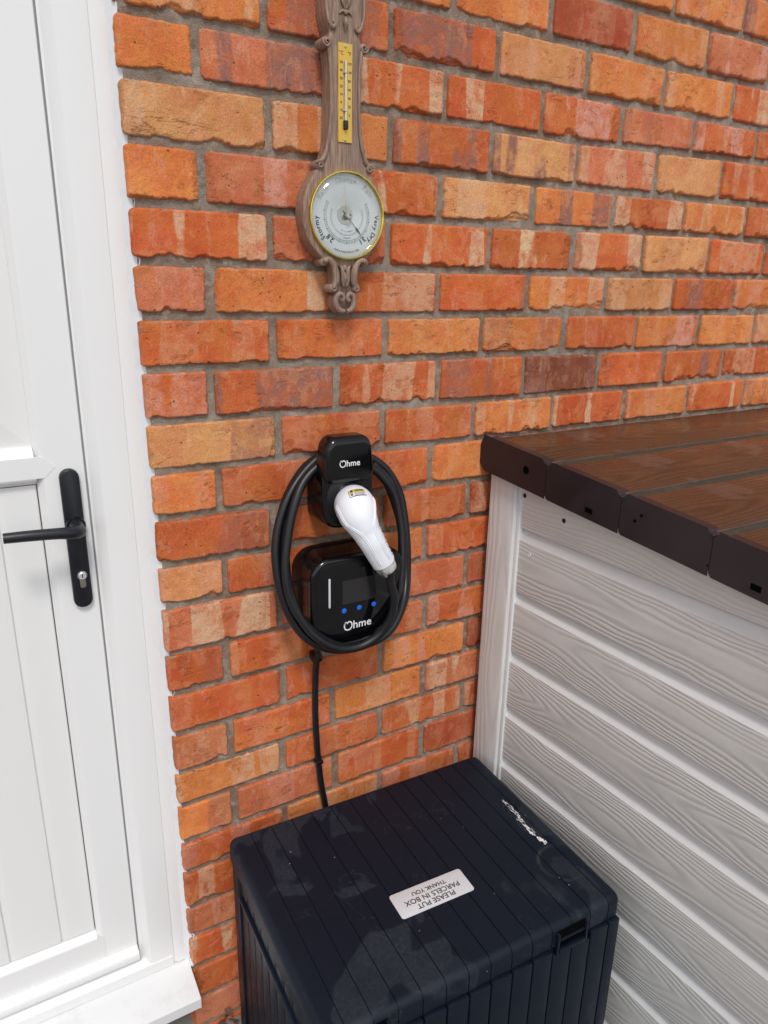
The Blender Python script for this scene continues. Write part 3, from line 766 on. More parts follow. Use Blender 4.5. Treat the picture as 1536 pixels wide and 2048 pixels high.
for s in (-1, 1):
    q = lambda x: BX + s * x
    carve('neck_rim', [prong([(q(.0490), BF - .001, .2540), (q(.0410), BF - .001, .2610), (q(.0350), BF - .001, .2760), (q(.0305), BF - .001, .2950), (q(.0270), BF - .001, .3300), (q(.0262), BF - .001, .3700), (q(.0275), BF - .001, .4050), (q(.0310), BF - .001, .4300)], [.0040, .0042, .0036, .0032, .003, .003, .0032, .0034])])
    carve('scroll', [cyl(q(.0345), .4335, .0085, BF - .002, -.008), prong(spiral(q(.0345), .4335, .0072, .0012, 20 if s > 0 else 160, s * -1.4, BF - .0035), [.0022, .0018, .0016], 8, 2)])
    carve('scroll', [cyl(q(.0480), .2505, .0080, BF - .002, -.008), prong(spiral(q(.0480), .2505, .0066, .0012, 20 if s > 0 else 160, s * 1.4, BF - .0035), [.0022, .0018, .0016], 8, 2)])
    # head panel border ending in a curl
    carve('head_border', [prong([(q(.000), BF - .001, .5700), (q(.020), BF - .001, .5590), (q(.0320), BF - .001, .5350), (q(.0345), BF - .001, .5050), (q(.0340), BF - .001, .4800), (q(.0300), BF - .001, .4640), (q(.0235), BF - .0015, .4560), (q(.0190), BF - .002, .4600), (q(.0215), BF - .002, .4650)], [.0026, .0028, .003, .003, .003, .0032, .0038, .0032, .0022])])
    # lower bracket: S-scroll
    carve('bracket_scroll', [prong([(q(.0400), -.020, .0960), (q(.0400), BF - .001, .0965), (q(.0320), BF - .001, .0990), (q(.0230), BF - .001, .0900), (q(.0185), BF - .001, .0760), (q(.0180), BF - .001, .0620), (q(.0230), BF - .001, .0520)], [.0055, .0058, .0052, .0060, .0068, .0066, .0050], 12),
                             cyl(q(.0410), .0945, .0068, BF - .002, -.006), cyl(q(.0235), .0500, .0078, BF - .003, -.006), prong(spiral(q(.0235), .0500, .0060, .0010, 90, s * 1.2, BF - .0042), [.0018, .0016], 8, 2)])
    carve('finial_scroll', [prong([(q(.0020), BF - .004, .0100), (q(.0130), BF - .002, .0135), (q(.0185), BF - .001, .0250), (q(.0165), BF - .002, .0365), (q(.0090), BF - .003, .0410), (q(.0035), BF - .004, .0350), (q(.0055), BF - .004, .0290), (q(.0090), BF - .004, .0305)], [.0040, .0052, .0056, .0050, .0042, .0036, .0032, .0030], 12)])
    carve('leaf_carving', [prong([(q(.0105), BF - .001, .0880), (q(.0070), BF - .002, .0850), (q(.0050), BF - .003, .0760), (q(.0055), BF - .003, .0640), (q(.0030), BF - .002, .0540)], [.0022, .0030, .0040, .0036, .0020])])
    carve('tulip_carving', [prong([(q(.0020), BF - .001, .4860), (q(.0060), BF - .002, .4950), (q(.0080), BF - .002, .5080), (q(.0060), BF - .002, .5200), (q(.0020), BF - .001, .5300)], [.0012, .0030, .0040, .0030, .0014]),
                            prong([(q(.0020), BF - .001, .4820), (q(.0070), BF - .001, .4810), (q(.0120), BF - .001, .4770)], [.0026, .0024, .0010])])
bp = [(BX + .0205 * math.cos(a), .0265 + .0215 * math.sin(a)) for a in np.linspace(0, 2 * math.pi, 40, endpoint=False)]
link('finial', plate('finial', bp, BF + .009, -.004, .006, 3), M['oak'], ba)
nk = [(BX - .026, .098), (BX - .0215, .085), (BX - .0195, .066), (BX - .021, .046), (BX - .012, .038), (BX + .012, .038), (BX + .021, .046), (BX + .0195, .066), (BX + .0215, .085), (BX + .026, .098)]
link('bracket', plate('bracket', nk, BF + .005, -.005, .003, 2), M['oak'], ba)
for pr_ in (cyl(BX, .4800, .0034, BF - .0045, BF + .002), prong([(BX, BF - .001, .4730), (BX, BF - .0025, .4650), (BX, BF - .0005, .4520)], [.0030, .0042, .0008]), cyl(BX, .0850, .0050, BF - .003, BF + .003), prong([(BX, BF, .0780), (BX, BF - .003, .0680), (BX, BF, .0540)], [.0016, .0036, .0016])): carve('bud_carving', [pr_])
# dial
DX, DZ, DR = .3625, .1718, .0705
link('bezel', lathe_y('bezel', DX, DZ, [(DR + .0022, BF + .001), (DR + .0024, BF - .0050), (DR + .0018, BF - .0066), (DR + .0006, BF - .0068), (DR - .0008, BF - .0050), (DR - .0010, BF - .0005), (DR - .0011, BF - .0004)], 96), M['bezel'], ba)
dial = link('dial', lathe_y('dial', DX, DZ, [(DR - .0006, BF + .0005), (DR - .0006, BF - .0012), (.018, BF - .0012), (.0175, BF - .0010), (.010, BF - .0004), (.001, BF - .0002)], 96), M['dial'], ba)
V = []; F = []
for ring_, y in ((DR - .0009, BF - .0044), (DR * .7, BF - .0060), (DR * .35, BF - .0066), (.0005, BF - .0068)):
    for k in range(64): V.append((DX + ring_ * math.cos(2 * math.pi * k / 64), y, DZ + ring_ * math.sin(2 * math.pi * k / 64)))
for i in range(3):
    for k in range(64): F.append((i * 64 + k, i * 64 + (k + 1) % 64, (i + 1) * 64 + (k + 1) % 64, (i + 1) * 64 + k))
nv = len(V)
V += [(x, y + .0009, z) for x, y, z in V]; F += [tuple(nv + i for i in f[::-1]) for f in list(F)]
F += [(k, nv + k, nv + (k + 1) % 64, (k + 1) % 64) for k in range(64)]
link('glass', pmesh('glass', V, F, True), M['glass'], ba)
# printed dial: arcs, ticks, words along the circle
def ringstrip(r0, r1, a0, a1, y, n=60):
    V = []; F = []
    for k in range(n + 1):
        a = math.radians(a0 + (a1 - a0) * k / n)
        for r in (r0, r1): V.append((DX + r * math.cos(a), y, DZ + r * math.sin(a)))
    for k in range(n): F.append((2 * k, 2 * k + 2, 2 * k + 3, 2 * k + 1))
    return V, F
parts = [ringstrip(.0405, .0409, -210, 30, BF - .0015), ringstrip(.0445, .0449, -210, 30, BF - .0015), ringstrip(.0320, .0323, -200, 20, BF - .0015)]
link('dial_hub', lathe_y('dial_hub', DX - .004, DZ + .002, [(.0155, BF - .0011), (.0152, BF - .0018), (.006, BF - .0015), (.0005, BF - .0014)], 48), M['steel'], dial)
for k in range(61):
    a = -210 + 4 * k; da = .22 if k % 5 else .45
    parts.append(ringstrip(.0409, .0445 if k % 5 else .0465, a - da, a + da, BF - .0015, 1))
for k in range(45):
    a = -200 + 5 * k; parts.append(ringstrip(.0290, .0318, a - .3, a + .3, BF - .0015, 1))
link('dial_scale', join('dial_scale', parts, None), M['ink'], dial)
def arc_text(body, size, r, amid, outward=True, name='dial_lettering', step=None, bold=.0, ink=None):
    meshes = []; step = step or size * .62
    W_ = {'i': .55, 'l': .5, 'r': .75, 't': .7, ' ': .6, 'm': 1.4, 'M': 1.35, 'W': 1.4, '1': .85}
    ws = [W_.get(c, 1.0) * step for c in body]; tot = sum(ws); pos = -tot / 2
    for c, w in zip(body, ws):
        if c != ' ':
            off = (pos + w / 2) / r
            a = math.radians(amid) - off if outward else math.radians(amid) + off
            u = Vector((math.cos(a), 0, math.sin(a))); 
            if not outward: u = -u
            rt = u.cross(Vector((0, -1, 0))) * -1
            rt = Vector((u.z, 0, -u.x))
            o_ = (DX + r * math.cos(a), BF - .0016, DZ + r * math.sin(a))
            meshes.append(text_mesh('glyph', c, size, o_, rt, u, extrude=.00005, bold=bold))
        pos += w
    bm = bmesh.new()
    for m_ in meshes: bm.from_mesh(m_); bpy.data.meshes.remove(m_)
    link(name, bm2me(bm, name), ink or M['ink'], dial)
M['glare_ink'] = simple('glare_paled_ink', (.47, .47, .47), .6)  # upper dial words: sky glare on the glass painted into the ink colour
GLARE_INK = M['glare_ink']
arc_text('Stormy', .0120, .0595, 202, bold=.00018); arc_text('Rain', .0120, .0595, 142, bold=.0003, ink=GLARE_INK); arc_text('Change', .0112, .0595, 92, bold=.0003, ink=GLARE_INK); arc_text('Fair', .0120, .0595, 46, bold=.0003, ink=GLARE_INK)
arc_text('Very Dry', .0115, .0595, -20, bold=.00018); arc_text('28', .0120, .0500, 229, step=.0085, bold=.0003); arc_text('31', .0120, .0500, -51, step=.0085, bold=.0003)
arc_text('WEATHERMASTER', .0052, .0600, -90, False, step=.0037); arc_text('INCHES', .0035, .0365, -90, False, step=.0026); arc_text('MILLIBARS', .0035, .0255, -90, False, step=.0026)
def needle(a, r0, r1, w, y):
    d_ = np.array([math.cos(math.radians(a)), 0, math.sin(math.radians(a))]); n_ = np.array([-d_[2], 0, d_[0]]); c_ = np.array([DX, y, DZ])
    P_ = [c_ + d_ * r0 - n_ * w, c_ + d_ * r1 - n_ * w * .15, c_ + d_ * r1 + n_ * w * .15, c_ + d_ * r0 + n_ * w]
    V = P_ + [p + np.array([0, .0003, 0]) for p in P_]
    return V, [(0, 1, 2, 3), (4, 7, 6, 5), (0, 4, 5, 1), (1, 5, 6, 2), (2, 6, 7, 3), (3, 7, 4, 0)]
link('pointer', join('pointer', [needle(-47, -.012, .0475, .0007, BF - .0030), needle(-47, .026, .040, .0018, BF - .0032)], None), M['ink'], ba)
link('set_hand', join('set_hand', [needle(97, 0, .052, .0004, BF - .0040)], None), M['brass'], ba)
link('set_knob', lathe_y('set_knob', DX, DZ, [(.0058, BF - .0055), (.0060, BF - .0100), (.0048, BF - .0118), (.0036, BF - .0120), (.0034, BF - .0095), (.0005, BF - .0095)], 28), M['steel'], ba)
# thermometer
th = link('thermometer_plate', plate('thermometer_plate', rrect(BX - .0135, BX + .0125, .2885, .4365, .0005, 1), BF - .0022, BF + .001, .0003, 1, smooth=False), M['brass'], ba)
TX = BX - .0005
link('glass_tube', tube('glass_tube', [(TX, BF - .0045, .3120), (TX, BF - .0045, .36), (TX, BF - .0045, .4100)], .0018, 10), M['lightbar'], th)
link('bulb_cover', plate('bulb_cover', rrect(TX - .0036, TX + .0036, .3080, .3220, .0014, 3), BF - .0078, BF - .002, .0012, 2), M['ink'], th)
for z in (.4320, .2925): link('screw', lathe_y('screw', TX, z, [(.0024, BF - .0020), (.0022, BF - .0034), (.0005, BF - .0038)], 16), M['steel'], th)
for z in (.3930, .3360): link('tube_clip', boxme('tube_clip', TX - .0042, TX + .0030, BF - .0068, BF - .0020, z - .0005, z + .0005), M['steel'], th)
bm = bmesh.new()
def addtext(bm, *a, **k):
    m_ = text_mesh('glyph', *a, **k); bm.from_mesh(m_); bpy.data.meshes.remove(m_)
E3 = dict(right=(1, 0, 0), up=(0, 0, 1), extrude=.00004, bold=.00012)
addtext(bm, '°C', .0078, (BX - .0080, BF - .00225, .4215), **E3); addtext(bm, '°F', .0078, (BX + .0070, BF - .00225, .4215), **E3)
for k, sC in enumerate(('50', '40', '30', '20', '10', '0', '10', '20')): addtext(bm, sC, .0058, (BX - .0082, BF - .00225, .4080 - .0118 * k), **E3)
for k, sF in enumerate(('120', '100', '80', '60', '40', '20', '0')): addtext(bm, sF, .0054, (BX + .0072, BF - .00225, .4070 - .0128 * k), **E3)
link('scale_figures', bm2me(bm, 'scale_figures'), M['ink'], th)
for sgn in (-1, 1):
    pts = []
    for k in range(41 if sgn < 0 else 0):
        pass
parts = []
for k in range(36):
    z = .3200 + .0025 * k; w_ = .0014 if k % 5 else .0022
    for s in (-1, 1):
        xa_, xb_ = (TX + s * .0024, TX + s * (.0024 + w_)); V = [(xa_, BF - .0023, z), (xb_, BF - .0023, z), (xb_, BF - .0023, z + .0004), (xa_, BF - .0023, z + .0004)]
        parts.append((V, [(0, 1, 2, 3)]))
link('scale_ticks', join('scale_ticks', parts, None), M['ink'], th)

# ------------------------------------------------------------------ car charger
UX0, UX1, UZ0, UZ1, UF = .2560, .4620, -.6290, -.4430, -.100
ch = thing('car_charger', 'glossy black wall charger with three blue buttons inside the cable coil', 'charger', (.359, -.05, Z0 - .63))
link('back_housing', plate('back_housing', rrect(UX0 + .002, UX1 - .002, UZ0 + .002, UZ1 - .004, .044, 12), UF + .020, -.001, .004, 3), M['gloss'], ch)
fp = link('front_cover', plate('front_cover', rrect(UX0, UX1, UZ0, UZ1, .040, 14), UF, UF + .022, .0085, 6), M['gloss'], ch)
link('face_rim', plate('face_rim', rrect(UX0 + .0105, UX1 - .0105, UZ0 + .0105, UZ1 - .0105, .032, 12), UF - .0006, UF + .002, .0006, 2), M['gloss'], fp)
link('light_bar', plate('light_bar', rrect(.2915, .2957, -.5440, -.4820, .0020, 5), UF - .0013, UF, .0004, 2), M['lightbar'], ch)
link('display', plate('display', rrect(.3215, .3965, -.5430, -.4930, .0008, 2), UF - .0010, UF, .0002, 1), M['screen'], ch)
for bx_, bz_ in ((.3253, -.5565), (.3590, -.5565), (.3922, -.5560)):
    link('button', lathe_y('button', bx_, bz_, [(.0052, UF - .0003), (.0051, UF - .0011), (.0046, UF - .0013), (.0002, UF - .0013)], 28), M['blue'], ch)
def logo(cx, cz, s, y, parent, mat):
    """open ring with a curl, then the letters h m e"""
    pth = [(-.34, .44), (-.42, .34), (-.36, .20), (-.20, .24)]
    ring_ = [(-.30, .42), (-.46, .22), (-.50, -.02), (-.42, -.28), (-.22, -.45), (.02, -.50), (.26, -.43), (.44, -.25), (.50, .0), (.44, .26), (.26, .42), (.04, .44), (-.08, .34), (-.10, .22)]
    curl = [(-.46, .22), (-.40, .40), (-.28, .46), (-.20, .38)]
    parts = []
    for pp_, w in ((ring_, .075), (curl, .055)):
        p = catmull([(a, 0, b) for a, b in pp_], 5); Tn = np.gradient(p, axis=0); Tn /= np.linalg.norm(Tn, axis=1, keepdims=True)
        Nn = np.stack([-Tn[:, 2], 0 * Tn[:, 0], Tn[:, 0]], 1); V = []; F = []
        for i in range(len(p)):
            for sg in (-1, 1):
                q_ = p[i] + sg * w * Nn[i]; V.append((cx + q_[0] * s * .92, y, cz + q_[2] * s * 1.0))
        for i in range(len(p) - 1): F.append((2 * i, 2 * i + 2, 2 * i + 3, 2 * i + 1))
        parts.append((V, F))
    link('logo_ring', join('logo_ring', parts, None), mat, parent)
    link('logo_letters', text_mesh('logo_letters', 'hme', s * 1.30, (cx + s * .56, y, cz - s * .06), (1, 0, 0), (0, 0, 1), align='LEFT', extrude=.00005, bold=s * .018, spacing=1.02), mat, parent)
logo(.3340, -.5905, .0185, UF - .0014, ch, M['print'])
link('cable_gland', tube('cable_gland', [(.3010, -.030, -.6250), (.3010, -.030, -.6500), (.3015, -.0285, -.6620)], [.0110, .0105, .0085], 14), M['satin'], ch)

# supply cable clipped to the wall, with its clips
sc = thing('supply_cable', 'thin black power cable clipped down the bricks below the charger', 'cable', (.305, -.01, Z0 - 1.6))
pth = catmull([(.3013, -.029, -.655), (.3018, -.024, -.690), (.3030, -.0135, -.725), (.3022, -.0105, -.790), (.3022, -.0105, -.850), (.3048, -.0105, -.910), (.3084, -.0110, -.9657), (.3150, -.0105, -1.0258), (.3237, -.0105, -1.0797), (.3290, -.0105, -1.14), (.330, -.0105, -1.30), (.330, -.0105, -1.595)], 8)
link('sheath', tube('sheath', pth, .0068, 14), M['rubber'], sc)
for x_, z_ in ((.3080, -.958), (.3030, -.700)):
    c_ = link('clip', bm2me(add_box(bmesh.new(), x_ - .0085, x_ + .0085, -.0205, .001, z_ - .0042, z_ + .0042, .002, 2), 'clip', angle=40), M['satin'], sc)
bm = bmesh.new(); add_box(bm, .2930, .3120, -.030, .001, -.700, -.684, .003, 2); add_box(bm, .2945, .3010, -.0335, -.026, -.712, -.676, .002, 2)
link('cable_tie', bm2me(bm, 'cable_tie', angle=40), M['satin'], sc)

# connector holder
ho = thing('connector_holder', 'glossy black holster on the wall holding the white charging gun', 'holder', (.347, -.04, Z0 - .39))
HX0, HX1 = .2930, .4010
link('mount_plate', plate('mount_plate', rrect(HX0 + .002, HX1 - .004, -.3870, -.2950, .018, 8), -.060, -.001, .004, 3), M['satin'], ho)
link('neck', plate('neck', rrect(HX0 + .016, HX1 - .016, -.310, -.262, .006, 4), -.050, -.001, .0), M['satin'], ho)
def hood(v):                                  # the hood widens downwards and leans out
    x, y, z = v; k = (z + .2150) / -.170
    return (.3470 + (x - .3470) * (.86 + .16 * min(1, max(0, k) * 2.0)), y - .010 * k * (1 if y < -.06 else 0), z)
hd_ = link('hood', plate('hood', rrect(HX0, HX1, -.3020, -.2130, .022, 10), -.083, -.046, .013, 7, xform=hood), M['gloss'], ho)
cupo = catmull([(.3470, -.3930, 0), (.3180, -.3915, 0), (.3000, -.3780, 0), (.2925, -.3500, 0), (.2925, -.3150, 0), (.2945, -.2650, 0), (.3010, -.2250, 0), (.3250, -.2165, 0), (.3690, -.2165, 0), (.3930, -.2250, 0), (.3995, -.2650, 0), (.4015, -.3150, 0), (.4015, -.3500, 0), (.3940, -.3780, 0), (.3760, -.3915, 0)], 4, True)[::-1, :2]
link('socket_cup', plate('socket_cup', cupo, -.0775, -.046, .009, 5), M['gloss'], ho)
link('socket_collar', tube('socket_collar', [(.3550, -.060, -.3460), (.3525, -.080, -.3445), (.3520, -.0825, -.3445)], [.0425, .0425, .0405], 40), M['satin'], ho)
logo(.3290, -.2620, .0128, -.0870, hd_, M['print'])

# charging gun
gu = thing('charging_gun', 'white car charging connector handle resting in the black holster', 'charging gun', (.36, -.12, Z0 - .47))
gp = [(.3570, -.066, -.3470), (.3510, -.092, -.3440), (.3470, -.107, -.3470), (.3455, -.120, -.3580), (.3495, -.128, -.3720), (.3560, -.134, -.3880), (.3640, -.141, -.4060), (.3720, -.143, -.4220), (.3805, -.145, -.4380), (.3865, -.146, -.4490)]
gr_ = [.0365, .0385, .0390, .0362, .0310, .0268, .0248, .0238, .0230, .0226]
cp_ = catmull(gp, 5)
gb = link('grip', tube('grip', cp_, np.interp(np.linspace(0, 1, len(cp_)), np.linspace(0, 1, len(gr_)), gr_), 40), M['white'], gu)
# moulded panel lines on the grip: thin raised ribs laid on its surface
def onsurf(i, ang, lift=.0002):
    p = cp_[i]; T_ = cp_[min(i + 1, len(cp_) - 1)] - cp_[max(i - 1, 0)]; T_ /= np.linalg.norm(T_)
    out = np.array([-.35, -.85, .40]); out = out - T_ * (out @ T_); out /= np.linalg.norm(out); sd_ = np.cross(T_, out)
    r = np.interp(i / (len(cp_) - 1), np.linspace(0, 1, len(gr_)), gr_) + lift
    return p + r * (math.cos(ang) * out + math.sin(ang) * sd_)
ribs = []
for side in (-1, 1):
    for off in (0.0, .13):
        ids = list(range(9, 43, 2)); n_ = len(ids)
        ang = np.interp(np.linspace(0, 1, n_), [0, .25, .42, .6, 1], [1.15 + off, .95 + off, .45 + off, .35 + off, .42 + off]) * side
        ribs.append(tubeVF(np.array([onsurf(i, a_) for i, a_ in zip(ids, ang)]), .0011, 6))
for k in range(13):
    i = 24 + int(k * 1.5)
    ribs.append(tubeVF(np.array([onsurf(i, -.85), onsurf(i + 1, -1.15), onsurf(i + 2, -1.45)]), .0011, 6))
link('grip_ribs', join('grip_ribs', ribs, 60), M['white'], gb)
T_ = (cp_[-1] - cp_[-4]); T_ /= np.linalg.norm(T_)
e0 = cp_[-1]
link('end_collar', tube('end_collar', [e0 - T_ * .002, e0 + T_ * .003, e0 + T_ * .010, e0 + T_ * .017, e0 + T_ * .0215, e0 + T_ * .0220], [.0200, .0208, .0208, .0196, .0150, .0100], 28), M['chrome'], gu)
sidev = np.array([-.8, -.5, 0]); sidev -= T_ * (sidev @ T_); sidev /= np.linalg.norm(sidev)
link('clamp_lug', tube('clamp_lug', [e0 + sidev * .0165 - T_ * .002, e0 + sidev * .0175 + T_ * .012, e0 + sidev * .0160 + T_ * .022], [.0058, .0054, .0040], 14), M['steel'], gu)
# warning sticker on top of the head
def stick(u_, v_, lift):
    c0 = np.array([.3425, -.1180, -.3110]); R_ = np.array([.97, -.16, .05]); R_ /= np.linalg.norm(R_); U_ = np.array([0.0, .86, .48]); U_ -= R_ * (U_ @ R_); U_ /= np.linalg.norm(U_)
    N_ = np.cross(R_, U_); p = c0 + R_ * u_ + U_ * v_
    # wrap on the head surface: push radially from the axis
    d_ = np.linalg.norm(cp_[:, None] - p[None, None], axis=2)[:, 0]; i = int(np.argmin(d_)); ax = cp_[i]
    T1 = cp_[min(i + 1, len(cp_) - 1)] - cp_[max(i - 1, 0)]; T1 /= np.linalg.norm(T1)
    q_ = p - ax; q_ -= T1 * (q_ @ T1); r = np.linalg.norm(q_); rad = np.interp(i / (len(cp_) - 1), np.linspace(0, 1, len(gr_)), gr_)
    return p + q_ / r * (rad + lift - r)
def sticker(name, u0, u1, v0, v1, lift, mat, parent):
    n_ = 8; V = [stick(u0 + (u1 - u0) * i / n_, v0 + (v1 - v0) * j / n_, lift) for j in range(n_ + 1) for i in range(n_ + 1)]
    F = [(j * 9 + i, j * 9 + i + 1, j * 9 + i + 10, j * 9 + i + 9) for j in range(n_) for i in range(n_)]
    return link(name, pmesh(name, V, F, True), mat, parent)
st = sticker('warning_sticker', -.0170, .0170, -.0100, .0100, .0004, M['ink'], gu)
sticker('sticker_yellow', -.0160, .0160, .0008, .0090, .0008, M['yellow'], st)
sticker('sticker_white', -.0160, .0160, -.0090, -.0002, .0008, M['print'], st)
sticker('sticker_sign', -.0120, -.0070, .0018, .0078, .0012, M['ink'], st)
for k in range(2): sticker('sticker_text', -.0040, .0140, .0024 + k * .0030, .0040 + k * .0030, .0012, M['ink'], st)
for k in range(3): sticker('sticker_text', -.0060, .0140, -.0080 + k * .0024, -.0070 + k * .0024, .0012, M['steel'], st)
sticker('sticker_sign', -.0135, -.0085, -.0078, -.0020, .0012, M['steel'], st)

# coiled charging cable
cc = thing('charging_cable', 'thick black charging cable coiled in loops over the holster', 'cable', (.35, -.07, Z0 - .65))
LOOP = [(.3682, -.026, -.2512), (.3090, -.028, -.2629), (.2645, -.034, -.2931), (.2307, -.045, -.3401), (.2088, -.055, -.4032), (.2018, -.066, -.4692), (.2092, -.078, -.5341), (.2370, -.090, -.5894), (.2817, -.098, -.6246),
        (.3325, -.102, -.6417), (.3880, -.104, -.6409), (.4369, -.102, -.6174), (.4703, -.096, -.5706), (.4864, -.082, -.4985), (.4909, -.064, -.4266), (.4821, -.047, -.3538), (.4571, -.036, -.3056), (.4245, -.029, -.2772)]
Lp = np.array(LOOP); cen = np.array([.3475, -.07, -.452])
RC = .0084
def strand(sx_, sz_, dy, dx=0, dz=0):
    Q = Lp.copy(); Q[:, 0] = cen[0] + (Q[:, 0] - cen[0]) * sx_ + dx; Q[:, 2] = cen[2] + (Q[:, 2] - cen[2]) * sz_ + dz
    Q[:, 1] = np.minimum(Q[:, 1] + dy, -.012); return Q
A1 = strand(1.0, 1.0, .004); A2 = strand(.875, .950, -.010, -.0040, .004); A3 = strand(.94, .975, .014, -.0020, .003)
for q_, Q_ in enumerate((A1, A2, A3)):
    ii = np.arange(len(Q_)); Q_[:, 0] += .0028 * np.sin(ii * (1.3 + .4 * q_) + q_ * 2); Q_[:, 2] += .0028 * np.cos(ii * (1.1 + .5 * q_) + q_)
A4 = strand(.93, .93, -.020, .006, -.010)
full = np.concatenate([A1, A3, A2], 0)
link('coil', tube('coil', catmull(A1, 10, True), RC, 16, True), M['rubber'], cc)
link('coil', tube('coil', catmull(A2, 10, True), RC, 16, True), M['rubber'], cc)
link('coil', tube('coil', catmull(A3, 10, True), RC, 16, True), M['rubber'], cc)
lead = [tuple(e0 + T_ * .012), tuple(e0 + T_ * .030), (.4040, -.146, -.4960), (.4120, -.146, -.5250), (.4130, -.142, -.5560), (.4060, -.136, -.5860), (.3900, -.128, -.6120), (.3560, -.122, -.6300), (.3150, -.118, -.6290), (.2760, -.112, -.6080), (.2440, -.100, -.5720), (.2240, -.086, -.5220), (.2170, -.072, -.4600), (.2240, -.056, -.4000), (.2460, -.044, -.3400), (.2760, -.034, -.2990), (.3200, -.027, -.2680)]
link('lead', tube('lead', catmull(lead, 9), RC, 16), M['rubber'], cc)
tailp = [(.4245, -.029, -.2850), (.4640, -.046, -.3350), (.4780, -.062, -.4200), (.4740, -.086, -.5000), (.4570, -.112, -.5500), (.4330, -.122, -.5950), (.4000, -.122, -.6230), (.3500, -.112, -.6380)]
link('tail', tube('tail', catmull(tailp, 9), RC, 16), M['rubber'], cc)

# ------------------------------------------------------------------ parcel box
BW, BD, BH = .6340, .492, .545
th_ = math.radians(-2.0)
bxo = thing('storage_box', 'charcoal plastic parcel storage box with planked lid standing against the wall', 'storage box', (.0870, -.030, 0), th_, local=True)
NP = 14; PW = .0461; SK = .046
lid = None
# lid base just under the grooves
lm = boxme('lid', .003, BW - .003, -BD + .003, -.003, BH - SK + .004, BH - .0032, bev=.010, seg=4)
lid = link('lid', lm, M['box'], bxo)
notch = [(1.0, 2.55), (10.2, 11.75)]          # hand notches in the front skirt, in planks
for i in range(NP):
    bm = bmesh.new(); add_box(bm, 0, BW, -BD, 0, BH - SK, BH + .03)
    for v in bm.verts: 
        if v.co.z > BH: v.co.z = BH
    es = [e for e in bm.edges if (e.verts[0].co.z > BH - .001 and e.verts[1].co.z > BH - .001) or abs(e.verts[0].co.z - e.verts[1].co.z) > .01]
    bmesh.ops.bevel(bm, geom=es, offset=.017, segments=6, profile=.5, affect='EDGES')
    g = .0008
    a_, b_ = i * PW + (g if i else 0), ((i + 1) * PW - g if i < NP - 1 else BW)
    if i: bmesh.ops.bisect_plane(bm, geom=bm.verts[:] + bm.edges[:] + bm.faces[:], plane_co=(a_, 0, 0), plane_no=(-1, 0, 0), clear_outer=True)
    if i < NP - 1: bmesh.ops.bisect_plane(bm, geom=bm.verts[:] + bm.edges[:] + bm.faces[:], plane_co=(b_, 0, 0), plane_no=(1, 0, 0), clear_outer=True)
    link('lid_plank', bm2me(bm, 'lid_plank', angle=35), M['boxlid'], lid, ((a_ + b_) / 2, -BD / 2, BH))
# hand grips at the front edge
for n0, n1 in notch:
    xa_, xb_ = n0 * PW, n1 * PW
    link('handle_recess', boxme('handle_recess', xa_, xb_, -BD - .0016, -BD + .010, BH - SK - .010, BH - .013, bev=.002), M['void'], bxo)
    link('handle_lip', boxme('handle_lip', xa_ + .004, xb_ - .004, -BD - .010, -BD - .0005, BH - SK - .011, BH - SK - .004, bev=.002), M['box'], bxo)
    link('handle_lip', boxme('handle_lip', xa_ + .003, xb_ - .003, -BD - .0050, -BD + .002, BH - .034, BH - .030, bev=.0012), M['box'], bxo)
    link('handle_rib', boxme('handle_rib', xb_ - .004, xb_ + .001, -BD - .0075, -BD + .004, BH - SK - .014, BH - .014, bev=.001), M['box'], bxo)
    link('handle_rib', boxme('handle_rib', xa_ - .001, xa_ + .004, -BD - .0075, -BD + .004, BH - SK - .014, BH - .014, bev=.001), M['box'], bxo)
# body: core with upright boards on front and sides
link('body', boxme('body', .010, BW - .010, -BD + .004, -.008, .0, BH - SK + .006, bev=.008, seg=3), M['box'], bxo)
for i in range(NP):
    g = .0016; a_, b_ = i * PW + g, (i + 1) * PW - g
    if i == 0: a_ = .006
    if i == NP - 1: b_ = BW - .006
    link('front_board', boxme('front_board', a_, b_, -BD - .0060, -BD + .010, .004, BH - SK - .0045 - (.012 if any(n0 - .1 < i + .5 < n1 + .1 for n0, n1 in notch) else 0), bev=.0014), M['box'], bxo, ((a_ + b_) / 2, -BD, .25))
NS = 11; SW = (BD - .03) / NS
for sx_ in (0, 1):
    for i in range(NS):
        y1_ = -.016 - i * SW - .0013; y0_ = y1_ - SW + .0026
        inset = .004 if 1 <= i <= NS - 2 else 0
        xa_, xb_ = (.003 + inset, .02) if not sx_ else (BW - .02, BW - .003 - inset)
        link('side_board', boxme('side_board', xa_, xb_, y0_, y1_, .004, BH - SK - .003 - (.020 if inset else 0), bev=.0014), M['box'], bxo, (xa_, (y0_ + y1_) / 2, .25))
    xa_, xb_ = (-.001, .012) if not sx_ else (BW - .012, BW + .001)
    link('side_rail', boxme('side_rail', xa_, xb_, -BD * .86, -BD * .14, BH - SK - .062, BH - SK - .050, bev=.003), M['box'], bxo)
    link('side_rail', boxme('side_rail', xa_ + (.001 if not sx_ else -.001), xb_, -.058, -.052, BH - SK - .060, BH - SK - .018, bev=.002), M['dark'], bxo)

